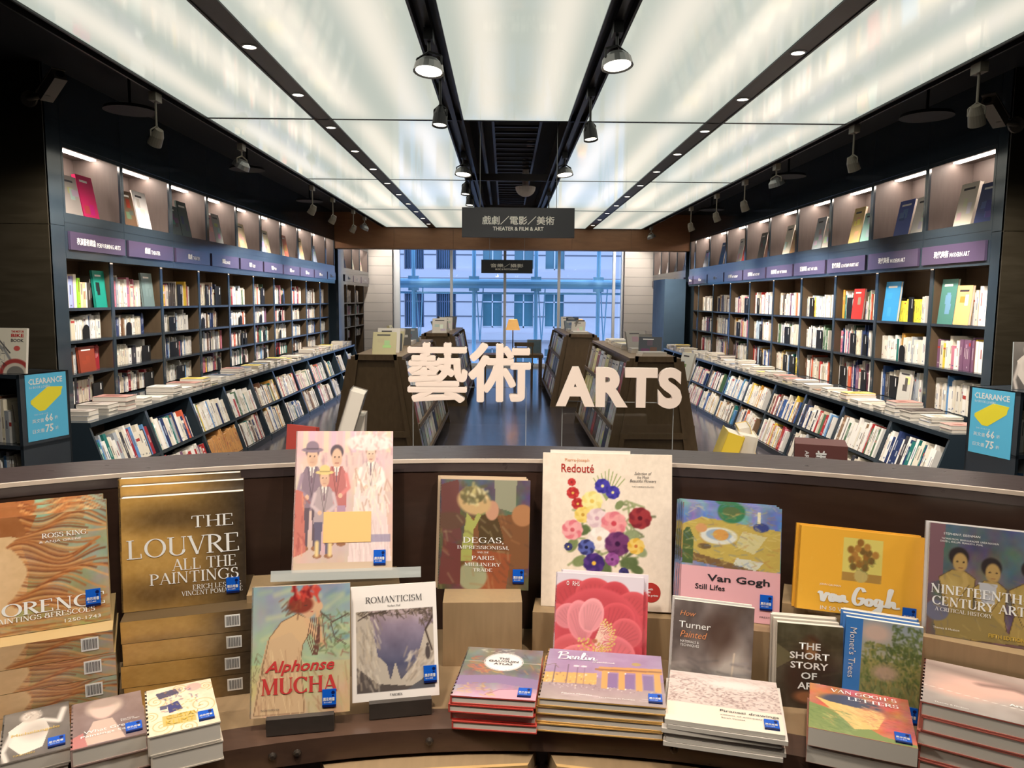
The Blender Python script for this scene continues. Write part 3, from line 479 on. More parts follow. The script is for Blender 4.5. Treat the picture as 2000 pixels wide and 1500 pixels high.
        a.grad((222, 202, 194), (206, 184, 174)); a.strokes(700, [(150, 122, 116), (176, 150, 142), (126, 100, 96), (226, 208, 198)], (0, .12, 1, .62), .03, .012, .6, 1.6, .7); a.strokes(60, [(196, 172, 164)], (0, 0, 1, .2), .06, .02, .2, .8, .5); a.ell(.6, .18, .3, .08, (232, 216, 208), .9); a.v2 = a.v; a.rect(0, .64, 1, 1, (236, 220, 200))
    elif key == 'letterbook': # red ground with broad yellow and green brush shapes
        a.c[:] = (196, 110, 90); a.noise(7, 20, False); a.poly([(0, .45), (.3, .55), (.7, .9), (1, .95), (1, 1), (0, 1)], (124, 140, 84)); a.ell(.42, .32, .3, .16, (76, 78, 96), .3, .1); a.poly([(.06, .3), (.2, .36), (.62, .42), (.74, .5), (.66, .78), (.44, .86), (.3, .62)], (226, 186, 116)); a.ell(.6, .5, .14, .12, (230, 178, 120), .5)
        a.strokes(160, [(206, 124, 104), (176, 90, 76)], (.5, .1, 1, .8), .06, .014, .2, .5, .5); a.strokes(70, [(226, 206, 140), (200, 150, 96)], (.12, .34, .66, .8), .08, .014, .8, .5, .5); a.strokes(60, [(96, 120, 70), (150, 160, 100)], (0, .5, .4, 1), .08, .016, .5, .7, .5)
    elif key == 'detail':   # close soft pink folds on grey
        a.grad((190, 168, 158), (158, 146, 140)).noise(3, 20); a.ell(.45, .4, .35, .2, (226, 180, 166), .9); a.line([(.05, .12), (.5, .22), (.9, .3)], .12, (150, 128, 120), 1.4); a.line([(.4, .35), (.62, .3), (.85, .42)], .06, (132, 104, 98), 1.4); a.ell(.25, .6, .2, .14, (224, 176, 160), 1); a.line([(.82, .28), (.83, .74)], .006, (244, 236, 226)); a.line([(0, .62), (.83, .74)], .006, (244, 236, 226))
    elif key == 'mosaic':   # cream cover with ochre spirals and small blue and gold patches
        a.c[:] = (232, 214, 186); a.noise(9, 10)
        for cx, cy, R in ((.15, .3, .16), (.8, .55, .2), (.2, .85, .18), (.9, .15, .12), (.55, .95, .14), (.5, .1, .12), (.05, .6, .12)):
            a.line([(cx + R * t * math.cos(t * 14), cy + R * t * math.sin(t * 14) / a.asp) for t in np.linspace(.05, 1, 40)], .016, (206, 176, 120))
        a.poly([(.15, .12), (.45, .08), (.5, .2), (.2, .26)], (84, 80, 104)); a.poly([(.3, .42), (.46, .36), (.52, .56), (.32, .6)], (62, 66, 120)); a.ell(.72, .12, .12, .09, (222, 178, 166)); a.rect(.22, .64, .68, .86, (206, 180, 110)); a.strokes(60, [(206, 168, 80), (84, 80, 120), (176, 110, 100)], (.2, .1, .75, .6), .04, .02, .5, 1.5); a.rect(.2, .42, .3, .5, (90, 90, 116))
    elif key == 'rose':     # dusky rose brown cover with a pale veiled bust, plainly drawn
        a.grad((140, 118, 112), (130, 108, 106)).noise(4, 10); a.ell(.46, .22, .25, .2, (206, 182, 166), .4); a.ell(.44, .28, .16, .2, (222, 184, 170), .3); a.poly([(.3, .5), (.56, .5), (.72, .98), (.12, .98)], (206, 176, 160)); a.poly([(0, .78), (.16, .7), (.22, 1), (0, 1)], (190, 120, 116)); a.ell(.46, .12, .24, .1, (176, 152, 140), .6)
    elif key == 'marble':   # dark grey cover with a pale stone shape
        a.grad((126, 120, 114), (104, 98, 94)).noise(3, 10); a.poly([(.1, .4), (.3, .24), (.62, .26), (.7, .5), (.6, .85), (.3, .92), (.12, .7)], (226, 214, 202)); a.ell(.42, .16, .16, .12, (206, 192, 180), .4); a.line([(.62, .3), (.84, .4), (.92, .14)], .09, (226, 214, 204), .6); a.line([(.14, .5), (.04, .8), (.1, .98)], .08, (214, 202, 192), .6); a.ell(.5, .5, .2, .16, (170, 158, 148), 1, 0, .6); a.strokes(30, [(150, 138, 128), (240, 230, 220)], (.3, .06, .56, .22), .04, .014, 0, 2)
    elif key == 'bike':     # cream cover with grey machine parts and a red wheel guard
        a.c[:] = (240, 232, 212); a.line([(.1, .15), (.5, .5), (.8, .95)], .06, (150, 150, 150)); a.line([(.2, .1), (.62, .55)], .03, (70, 70, 74)); a.ell(.75, .98, .36, .3, (176, 70, 66), .1); a.ell(.75, 1.0, .28, .23, (220, 208, 190), .1); a.ell(.76, 1.0, .2, .16, (130, 126, 120), .1); a.ell(.1, .95, .2, .2, (170, 66, 62), .1); a.strokes(40, [(60, 60, 64), (130, 130, 132), (190, 188, 180)], (0, .3, .5, .95), .12, .016, .9, 1, .9); a.ell(.78, .45, .075, .055, (214, 96, 90), .15)
    a.c = np.clip(a.c, 4, 252); return a
# ------------------------------------------------------------------ the setting
XL, XR, TOPZ, CEIL = 3.5, 3.8, 3.2, 3.5
def sbox(name, mt, *b):
    return struct(MB().m(mt).box(*b).build(name))
sbox('floor', 'floor', -7, 7, -3.5, 20.3, -0.1, 0)
sbox('ceiling', 'blackwall', -7, 7, -3.5, 20.3, CEIL, CEIL + 0.1)
sbox('wall_back', 'endwall', -7, 7, -3.6, -3.5, 0, CEIL)
sbox('wall_left', 'blackwall', -4.02, -3.96, 6.04, 20.3, 0, CEIL); sbox('wall_right', 'blackwall', 4.24, 4.3, 5.94, 20.3, 0, CEIL)
sbox('wall_left.001', 'blackwall', -7.1, -7, -3.5, 6.04, 0, CEIL); sbox('wall_right.001', 'blackwall', 7, 7.1, -3.5, 5.94, 0, CEIL)
for s, X, Y, nm in ((-1, XL, 6.04, 'wall_front_left'), (1, XR, 5.94, 'wall_front_right')):
    b = MB().m('endwall')
    for x0, x1 in ((X - 0.0, X + 1.6), (X + 1.604, X + 3.4)):
        for z0, z1 in ((0, 2.296), (2.3, CEIL)): b.box(s * x0, s * x1, Y - 0.03, Y, z0, z1)
    b.box(s * X, s * (X + 3.4), Y - 0.02, Y, 0, CEIL); struct(b.build(nm))
# brown beam over the window end, white panelled piers, the window
b = MB().m('beam')
for i in range(6): b.box(-3.5 + i * 7.3 / 6 + .002, -3.5 + (i + 1) * 7.3 / 6 - .002, 15.98, 16.0, 2.77, CEIL)
b.box(-3.5, 3.8, 16.0, 16.3, 2.765, CEIL); struct(b.build('trim_1'))
for nm, x0, x1 in (('wall_far_left', -3.92, -2.9), ('wall_far_right', 3.08, 4.2)):
    b = MB().m('tile')
    for i in range(14): b.box(x0, x1, 19.96, 20.0, i * 0.235 + .003, i * 0.235 + .232)
    b.m('joint').box(x0, x1, 19.98, 20.3, 0, CEIL); struct(b.build(nm))
sbox('wall_far_top', 'blackwall', -2.9, 3.08, 20.0, 20.3, 3.3, CEIL)
w1 = struct(link('window_1', None)); w1.location = (0.09, 20.15, 0)
MUL = [-2.83, -2.76, -1.39, -0.005, 1.40, 2.83]
for x in MUL: MB().m('mull').box(x - .09 - .035, x - .09 + .035, -.06, .06, 0, 3.3).build('mullion', w1)
f = MB().m('mull'); f.box(-2.99, 2.99, -.07, .07, 0, .08); f.box(-2.99, 2.99, -.07, .07, 3.22, 3.3); f.box(-2.99, -2.93, -.07, .07, 0, 3.3); f.box(2.93, 2.99, -.07, .07, 0, 3.3); f.build('frame', w1)
for a_, b_ in zip([-2.83] + MUL[2:], MUL[2:] + [3.0]):
    g = MB().m('pane'); g.box(a_ - .05, b_ - .13, -.006, .006, .08, 3.22); g.build('pane', w1)
struct(MB().m('slate').box(3.34, 3.78, 16.15, 17.4, 0, 2.2).build('wall_pier'))

# outside: street, stone building opposite, white steel truss in front of the glass
struct(MB().m('pavement').box(-40, 40, 20.4, 60, -4.2, -4.0).build('ground'))
FY = 31.0
bd = thing('building', 'pale stone office building with louvred windows across the street beyond the glass', 'building', (0, FY, -4))
wl = MB().m('stone'); K = FY / 1500.0
def fx(px): return (px - 985) * K
def fz(py): return CAM_H - (py - 585) * K + 4
rows = [(fz(640), fz(572)), (fz(528), fz(445)), (fz(400), fz(320)), (fz(280), fz(200)), (fz(745), fz(680))]
cols = [(790, 828), (852, 890), (942, 979), (1003, 1040), (1063, 1100)]
cols = sorted(cols + [(a - 213 * 1, b - 213 * 1) for a, b in cols[:2]] + [(a + 213, b + 213) for a, b in cols[3:]] + [(520, 558), (580, 618), (1360, 1398), (1420, 1458)])
wx = [(fx(a), fx(b)) for a, b in cols]
edges = [-24.0] + [v for p in wx for v in p] + [24.0]
for k in range(0, len(edges) - 1, 2): wl.box(edges[k], edges[k + 1], 0, .6, 0, 17)
zs = [0.0] + [v for r in sorted(rows) for v in r] + [17.0]
for k in range(0, len(zs) - 1, 2):
    for a_, b_ in wx: wl.box(a_, b_, 0, .6, zs[k], zs[k + 1])
wl.build('wall', bd)
jt = MB().m('joint')
for py in (590, 618, 700, 726, 470, 500, 360, 240):
    for k in range(0, len(edges) - 1, 2): jt.box(edges[k], edges[k + 1], -.012, .01, fz(py) - .025, fz(py) + .025)
jt.build('wall_joint', bd)
mo = MB().m('stone')
for py in (537, 656, 412, 292): mo.box(-24, 24, -.28, 0, fz(py + 7), fz(py - 5)); mo.box(-24, 24, -.16, 0, fz(py + 11), fz(py + 7))
mo.build('cornice', bd)
for r, (z0, z1) in enumerate(rows):
    for i, (a_, b_) in enumerate(wx):
        if not (640 < cols[i][0] < 1330) or r in (2, 3): 
            pass
        wn = MB().m('mull'); wn.box(a_, b_, .3, .36, z0, z0 + .06); wn.box(a_, b_, .3, .36, z1 - .06, z1); wn.box((a_ + b_) / 2 - .025, (a_ + b_) / 2 + .025, .3, .36, z0, z1); wn.box(a_, b_, .3, .36, z0 + (z1 - z0) * .72, z0 + (z1 - z0) * .72 + .05)
        wo = wn.build('window', bd)
        MB().m('fglass').box(a_, b_, .36, .4, z0, z1).build('pane', wo)
        if cols[i][0] < 900:
            lb = MB().m('bars')
            for q in range(9): x = a_ + (b_ - a_) * (q + .5) / 9; lb.box(x - .022, x + .022, .2, .28, z0, z1)
            lb.build('louvre', wo)
tr = thing('steel_truss', 'white steel glazing truss with rods standing outside the window', 'truss', (0, 21.2, -4))
KT = 21.2 / 1500
t = MB().m('steel'); zt = CAM_H - (555 - 585) * KT + 4
t.tube((-6, 0, zt), (6, 0, zt), .13, n=14); t.build('beam', tr)
t = MB().m('steel'); zt2 = CAM_H - (573 - 585) * KT + 4; t.tube((-6, 0, zt2), (6, 0, zt2), .03); t.build('rod', tr)
for px in (650, 808, 925, 1045, 1166, 1330):
    x = (px - 985) * KT; t = MB().m('steel'); t.tube((x, 0, 0), (x, 0, 9), .055, n=10); t.box(x - .14, x + .14, -.05, .05, zt - .2, zt + .2); t.build('column', tr)
    t = MB().m('steel'); t.tube((x + .06, 0, zt), (x + .16, 0, 4.6), .018, n=6); t.build('rod', tr)
    t = MB().m('steel'); t.tube((x + .26, 0, zt), (x + .17, 0, 4.6), .018, n=6); t.build('rod', tr)

# ------------------------------------------------------------------ luminous ceiling, channels, downlights
PX = [-2.45, -1.49, -0.42, 0.58, 1.70, 2.80]      # channel centre lines
PY = [0.17, 3.32, 6.47, 9.64, 12.78, 15.94]
SLOT = 0.075
colname = ['outermost column on the left', 'second column from the left', 'centre column', 'second column from the right', 'outermost column on the right']
for i in range(5):
    x0, x1 = PX[i] + SLOT, PX[i + 1] - SLOT
    if i == 0: x0 = PX[0] + .03
    if i == 4: x1 = PX[5] - .03
    for j in range(5):
        if i == 2 and j >= 2: continue
        y0, y1 = PY[j] + .015, PY[j + 1] - .015
        key = 'opal_%d' % i
        if key not in M: M[key] = panel_mat(key, x1 - x0, y1 - y0)
        o = MB().m(key).box(-(x1 - x0) / 2, (x1 - x0) / 2, -(y1 - y0) / 2, (y1 - y0) / 2, 0, .02).build('light_panel'); o.location = ((x0 + x1) / 2, (y0 + y1) / 2, TOPZ)
        tag(o, 'opal glass ceiling light panel, %s, %s row out' % (colname[i], nth(j + 1)), 'ceiling light', 'luminous ceiling panels')
for i, x in enumerate(PX):
    b = MB().m('slot'); y1 = PY[-1] + .04; hw = SLOT if 0 < i < 5 else .045; cx = x if 0 < i < 5 else (x - .02 if i == 0 else x + .02)
    b.box(cx - hw, cx + hw, .17, y1, TOPZ + .05, TOPZ + .2); b.box(cx - hw, cx - hw + .014, .17, y1, TOPZ - .01, TOPZ + .05); b.box(cx + hw - .014, cx + hw, .17, y1, TOPZ - .01, TOPZ + .05)
    if i in (2, 3): b.box(cx - .018, cx + .018, .17, y1, TOPZ - .005, TOPZ + .06)
    if i in (1, 4): b.box(cx - hw, cx + hw, .17, y1, TOPZ - .004, TOPZ + .05)
    struct(b.build('trim_%d' % (i + 2)))
for j, y in enumerate(PY):
    b = MB().m('slot')
    b.box(PX[0], PX[5], y - .015, y + .015, TOPZ - .004, TOPZ + .08); struct(b.build('trim_%d' % (j + 8)))
# ceiling box behind the panels so that no light leaks into the black void above
for i in (0, 5): struct(MB().m('blackwall').box(PX[i] - .01, PX[i] + .01, .17, 15.98, TOPZ + .1, CEIL).build('trim_%d' % (14 + i)))
for i in (2, 3): struct(MB().m('slot').box(PX[i] - .012, PX[i] + .012, 6.47, 15.98, TOPZ + .06, CEIL).build('trim_%d' % (20 + i)))
struct(MB().m('slot').box(PX[2], PX[3], 6.46, 6.48, TOPZ - .004, CEIL).build('trim_30'))

def spot(parent, loc, target, watt, angle=70, blend=.6, col=(1, .91, .8), size=.09):
    l = bpy.data.lights.new('lamp_light', 'SPOT'); l.energy = watt; l.spot_size = math.radians(angle); l.spot_blend = blend; l.color = col; l.shadow_soft_size = size
    o = bpy.data.objects.new('lamp_light', l); C.objects.link(o); d = Vector(target) - Vector(loc)
    mw = Matrix.Translation(loc) @ d.to_track_quat('-Z', 'Y').to_matrix().to_4x4()
    o.parent = parent; o.matrix_basis = parent.matrix_basis.inverted() @ mw
    return o
dl = None
for side, x in (('left', PX[1]), ('right', PX[4])):
    for k in range(15):
        y = .45 + k * 1.05
        lab = 'small round downlight, %s along the %s dark ceiling channel' % (nth(k + 1), side)
        if dl is None:
            dl = thing('downlight', lab, 'downlight', (x, y, TOPZ), group='recessed downlights')
            r = MB().m('grey'); n = 20
            for q in range(n):
                a0, a1 = 2 * PI * q / n, 2 * PI * (q + 1) / n; P = lambda R, a, z: (R * math.cos(a), R * math.sin(a), z)
                r.quad(P(.05, a0, -.006), P(.05, a1, -.006), P(.038, a1, -.010), P(.038, a0, -.010)); r.quad(P(.05, a0, -.004), P(.05, a1, -.004), P(.05, a1, -.006), P(.05, a0, -.006))
            r.build('trim_ring', dl, fix=False); MB().m('lens').tube((0, 0, -.008), (0, 0, -.0045), .039, n=20).build('lens', dl)
            o = dl
        else:
            o = dl.copy(); C.objects.link(o); o.location = (x, y, TOPZ); o['label'] = lab
            for ch in list(dl.children):
                if ch.type == 'MESH': c = ch.copy(); C.objects.link(c); c.parent = o
        spot(o, (x, y, TOPZ - .03), (x * (.97 if y < 3 else 1), y + (.5 if y < 1.6 else 0), 0), DOWN_W, 95, .8)

for k, (x, y) in enumerate(((-3.0, 18.2), (3.2, 18.2), (-3.1, 19.2), (3.3, 19.2))):  # hidden lamps added behind the beam to brighten the window end
    o = dl.copy(); C.objects.link(o); o.location = (x, y, CEIL); o['label'] = 'unseen downlight added behind the beam, %s of four' % nth(k + 1)
    for ch in list(dl.children):
        if ch.type == 'MESH': c = ch.copy(); C.objects.link(c); c.parent = o
    spot(o, (x, y, CEIL - .03), (x * .8, y + 1.1, .9), 130, 130, .8)
def spotlight(loc, target, label, watt=TRACK_W, drop=.16, big=False, lit=True, grey=False, angle=72, group='track spotlights'):
    """a lamp that hangs from a track: adapter, stem, yoke, head, lens"""
    mt = 'greyplastic' if grey else 'black'
    t = thing('track_spotlight', label, 'spotlight', loc, group=group)
    MB().m(mt).box(-.025, .025, -.05, .05, -.05, .01).build('track_adapter', t)
    MB().m(mt).tube((0, 0, -.05), (0, 0, -drop), .008, n=8).build('stem', t)
    P = Vector((0, 0, -drop)); d = (Vector(target) - Vector(loc) - P).normalized(); R = .085 if big else .05; Ln = .07 if big else .12
    q = d.to_track_quat('-Z', 'Y').to_matrix().to_4x4(); H = Matrix.Translation(P + Vector((0, 0, -.07)))
    y = MB().m(mt); px = q @ Vector((R * .9, 0, 0))
    for s in (-1, 1): y.tube(P, P + px * s + Vector((0, 0, -.03)), .006, n=6); y.tube(P + px * s + Vector((0, 0, -.03)), P + px * s + Vector((0, 0, -.075)), .006, n=6)
    y.build('yoke', t)
    c = P + Vector((0, 0, -.075)); hd = MB().m('grey' if big else mt)
    hd.tube(c - d * Ln * .5, c - d * Ln * .1, R * .55, R * .9, n=18); hd.tube(c - d * Ln * .1, c + d * Ln * .5, R * .9, R, n=18, cap=False); hd.tube(c + d * Ln * .5, c + d * Ln * .42, R, R * .86, n=18, cap=False); hd.build('lamp_head', t)
    MB().m('lens' if lit else 'disc').tube(c + d * Ln * .36, c + d * Ln * .4, R * .86, n=18).build('lens', t)
    if watt: spot(t, Vector(loc) + c + d * (Ln * .5 + .02), target, watt, angle, .7)
    return t
def ceil_at(px, py, X):      # where a lamp seen at that spot hangs on its track
    d = _f * 1500 + _r2 * (px - 1000) + _u2 * (750 - py); k = X / d.x; return d.y * k
for side, X, lst in (('left', -2.5, ((305, 235, 0), (472, 300, 1), (610, 385, 0), (650, 410, 0), (690, 430, 0), (712, 437, 1))), ('right', 2.86, ((1912, 150, 0), (1668, 270, 0), (1517, 325, 1), (1455, 365, 0), (1400, 395, 0), (1350, 415, 0), (1272, 447, 1)))):
    for i, (px, py, big) in enumerate(lst):
        y = ceil_at(px, py, X); s = -1 if X < 0 else 1
        spotlight((X, y, TOPZ - .02), (s * 3.75, y + (.9 if i == 0 else .4), 1.0), '%s spotlight hanging %s in line on the %s edge of the luminous ceiling' % ('wide round lit' if big else 'slim grey cylinder', nth(i + 1), side), watt=TRACK_W, drop=.22 if not big else .1, big=bool(big), grey=True, angle=100)
for side, X, lst in (('left', PX[2], ((838, 120, 1), (860, 215, 0), (905, 325, 1), (910, 365, 0), (918, 380, 0))), ('right', PX[3], ((1205, 105, 1), (1153, 235, 0), (1103, 315, 1), (1072, 385, 0)))):
    for i, (px, py, big) in enumerate(lst):
        y = ceil_at(px, py, X); s = -1 if X < 0 else 1
        spotlight((X, y, TOPZ - .02), (X * 1.5, y - .45, 0), '%s black spotlight, %s along the centre %s track' % ('wide round lit' if big else 'small', nth(i + 1), side), watt=TRACK_W * .25, drop=.1 if big else .2, big=bool(big))
# unseen lamps added above the view to light the display counter
for i, (x, y, tx, kw) in enumerate(((PX[0], 1.2, -.8, 1.2), (PX[2], .9, -.5, 1.25), (PX[3], .9, .45, .95), (PX[5], 1.2, .9, 1.1))):
    spotlight((x, y, TOPZ - .02), (tx, 1.92, 1.1), 'unseen black spotlight added to light the display counter, %s of four across' % nth(i + 1), watt=COUNTER_W * kw, big=True, angle=78)
for s, x, wl_ in ((-1, PX[2], 'left'), (1, PX[3], 'right')):  # added lamps out of view that brighten the clearance posters
    spotlight((x, 2.45, TOPZ - .02), (s * 3.05, 4.85, 1.0), 'unseen black spotlight added to light the %s clearance unit' % wl_, watt=260, drop=.2, angle=46)
spotlight((PX[2], 1.7, TOPZ - .02), (.1, 6.6, 2.3), 'unseen black spotlight added to light the wide hanging sign', watt=170, drop=.2, angle=24)  # extra lamp out of view, put in to brighten the sign lettering
# cameras, round grilles, detectors, ceiling ducts
def cctv(loc, s, label):
    t = thing('security_camera', label, 'camera', loc)
    MB().m('greyplastic').tube((0, 0, 0), (0, -.02, 0), .06, n=18).build('wall_plate', t)
    MB().m('greyplastic').tube((0, -.02, 0), (-s * .19, -.12, 0), .02, n=12).tube((-s * .19, -.12, 0), (-s * .21, -.13, .05), .03, .022, n=12).build('bracket', t)
    mx = Matrix.Translation((-s * .25, -.14, .06)) @ Matrix.Rotation(s * .6, 4, 'Z') @ Matrix.Rotation(s * .5, 4, 'Y'); MB().m('greyplastic').box(-.13, .13, -.045, .045, -.04, .04, mx=mx).box(-.15, .14, -.05, .05, .04, .05, mx=mx).build('camera_body', t)
    MB().m('black').tube(mx @ Vector((-s * .132, 0, 0)), mx @ Vector((-s * .14, 0, 0)), .028, n=14).build('lens', t)
cctv((-3.58, 6.008, 3.22), -1, 'beige bullet security camera on the dark wall end by the performing arts bay'); cctv((3.82, 5.908, 3.08), 1, 'beige bullet security camera on the dark wall end by the modern art bay')
for (px, py, X, lab) in ((255, 228, -3.0, 'first along the left side void'), (483, 336, -3.0, 'second along the left side void'), (605, 403, -3.0, 'third along the left side void'), (1810, 228, 3.35, 'first along the right side void'), (1540, 345, 3.35, 'second along the right side void'), (1390, 412, 3.35, 'third along the right side void')):
    y = ceil_at(px, py, X); t = thing('ceiling_speaker', 'round dark ceiling disc hanging %s' % lab, 'ceiling speaker', (X, y, 3.22), group='round ceiling discs')
    MB().m('disc').tube((0, 0, 0), (0, 0, .025), .2, .19, n=28).build('disc', t); MB().m('black').tube((0, 0, .025), (0, 0, .28), .012, n=8).build('rod', t)
t = thing('dome_detector', 'white dome camera under the open black ceiling strip', 'detector', (.25, 9.9, 3.16)); 
d = MB().m('tile'); n = 18
for a in range(5):
    r0, r1 = .13 * math.cos(a * PI / 10), .13 * math.cos((a + 1) * PI / 10)
    d.tube((0, 0, -.12 * math.sin(a * PI / 10)), (0, 0, -.12 * math.sin((a + 1) * PI / 10)), r0, max(r1, .002), n=n, cap=(a == 4))
d.build('dome', t); MB().m('tile').tube((0, 0, 0), (0, 0, .34), .04, n=12).build('mount', t)
t = thing('smoke_detector', 'small white detector on the open black ceiling strip', 'detector', (.28, 8.8, 3.44)); MB().m('tile').tube((0, 0, 0), (0, 0, .06), .05, n=16).build('sensor', t)
t = thing('cable_tray', 'black ladder cable tray in the open ceiling strip', 'cable tray', (.1, 11, 3.36)); b = MB().m('slot')
for x in (-.22, .22): b.box(x - .012, x + .012, -4.3, 4.6, 0, .05)
for k in range(34): b.box(-.22, .22, -4.3 + k * .26, -4.27 + k * .26, .01, .03)
b.build('ladder', t)
t = thing('ceiling_pipe', 'dark sprinkler pipe along the open ceiling strip', 'pipe', (-.25, 11, 3.4)); MB().m('black').tube((0, -4.4, 0), (0, 4.7, 0), .03).build('pipe', t)

# ------------------------------------------------------------------ hanging signs
def hang_sign(name, x0, x1, y, z0, z1, top, cjk, eng, label):
    t = thing(name, label, 'sign', ((x0 + x1) / 2, y, z0)); wd, ht = x1 - x0, z1 - z0
    MB().m('sign').box(-wd / 2, wd / 2, 0, .05, 0, ht).build('board', t)
    letter_obj(heavy(text_mesh(cjk), .016, 6, .0003), 'lettering', t, 'signtext', 0, -.003, ht * .57, ht * .29, wd * .64); letter_obj(text_mesh(eng, .025), 'lettering', t, 'signtext', 0, -.003, ht * .29, ht * .13, wd * .45)
    for s in (-1, 1):
        MB().m('grey').tube((s * wd * .34, .025, ht), (s * wd * .34, .025, top - z0), .003, n=6).build('wire', t)
M['sign'] = mat('charcoal_sign_board', (40, 42, 46), 0.5); M['signtext'] = mat('pale_sign_lettering', (250, 246, 232), 0.5)
hang_sign('hanging_sign', -.369, .586, 6.62, 2.275, 2.523, CEIL, '戲劇／電影／美術', 'THEATER & FILM & ART', 'wide charcoal hanging sign reading THEATER & FILM & ART with Chinese characters')
hang_sign('hanging_sign', -.446, .512, 14.5, 2.238, 2.486, CEIL, '音樂／攝影', 'MUSIC & PHOTOGRAPHY', 'smaller-looking dark hanging sign before the window reading MUSIC & PHOTOGRAPHY')
# ------------------------------------------------------------------ curved display counter
A0, A1 = -0.86, 0.86
CZ, LZ = 0.80, 1.30
ctr = thing('display_counter', 'curved dark wood display counter with raised ledge and tan top', 'counter', (0, 0, 0))
MB().m('tan').arc(1.985, 2.42, .76, CZ, A0, A1, 40).build('counter_top', ctr)
MB().m('lip').arc(1.90, 1.985, .745, CZ, A0, A1, 40).build('front_lip', ctr)
MB().m('panel').arc(2.42, 2.46, .0, LZ - .03, A0, A1, 40).build('back_panel', ctr)
MB().m('cap').arc(2.425, 2.625, LZ - .035, LZ, A0, A1, 48).build('ledge_cap', ctr)
MB().m('cap').arc(2.417, 2.425, LZ - .034, LZ - .0095, A0, A1, 48).build('cap_front', ctr)
MB().m('trim').arc(2.415, 2.425, LZ - .009, LZ + .001, A0, A1, 48).build('edge_strip', ctr)
MB().m('panel').arc(2.46, 2.92, 1.06, 1.10, A0, A1, 40).build('rear_shelf', ctr); MB().m('panel').arc(2.58, 2.62, 0, 1.06, A0, A1, 40).build('rear_panel', ctr)
MB().m('lip').arc(1.93, 1.985, 0.0, .745, A0, A1, 40).build('plinth', ctr)
# lower bases with oak tops, mitred at the ends
def lower_base(a0, a1):
    b = MB().m('tan'); p = lambda R, a: (R * math.sin(a), -.28 + R * math.cos(a))
    P = [p(1.93, a0 + .004), p(1.93, (a0 + a1) / 2), p(1.93, a1 - .004), p(1.866, a1 - .014), p(1.866, a0 + .014)]
    b.prism(P, 'z', .70, .735); o = b.build('base_top', ctr)
    MB().m('tanedge').prism([p(1.872, a0 + .013), p(1.862, a0 + .015), p(1.862, a1 - .015), p(1.872, a1 - .013)], 'z', .715, .7355).build('base_edge', ctr)
    MB().m('lip').prism([p(1.93, a0), p(1.93, a1), p(1.872, a1 - .016), p(1.872, a0 + .016)], 'z', 0, .70).build('base_cabinet', ctr)
for a0, a1 in ((-.86, -.57), (-.545, -.245), (-.215, .045), (.05, .33), (.345, .6), (.62, .86)): lower_base(a0, a1)
for px, a, z in ((575, -.262, .772), (660, -.235, .772), (830, -.085, .772), (0, .2, .772), (0, .46, .772)):
    R = 1.90; c = Vector((R * math.sin(a), -.28 + R * math.cos(a), z)); d = Vector((-math.sin(a), -math.cos(a), 0)); MB().m('bolt').tube(c, c + d * .004, .009, .008, n=14).tube(c + d * .004, c + d * .007, .008, .004, n=14).build('bolt', ctr)
# oak risers
def riser(a, wd, dp, Rf, z1, label, z0=CZ):
    t = thing('wooden_riser', label, 'display block', mx=Matrix.Translation(((Rf) * math.sin(a), -.28 + Rf * math.cos(a), z0)) @ Matrix.Rotation(-a, 4, 'Z'))
    MB().m('tanv').box(-wd / 2, wd / 2, 0, dp, 0, z1 - z0 - .0).build('block', t); return t
riser(-.024, .205, .16, 2.19, .972, 'oak block riser carrying the millinery book')
riser(.118, .375, .10, 2.262, .914, 'wide oak block riser under the white flower box set')
riser(.262, .25, .12, 2.16, .951, 'oak block riser under the pink still-life books')
riser(.385, .30, .14, 2.215, 1.007, 'oak block riser under the yellow landscape-format books')
riser(.52, .34, .16, 2.15, 1.001, 'oak block riser under the survey of painting with seated figures')
riser(-.205, .37, .14, 2.165, 1.03, 'oak block riser holding the clear stand behind two upright books')

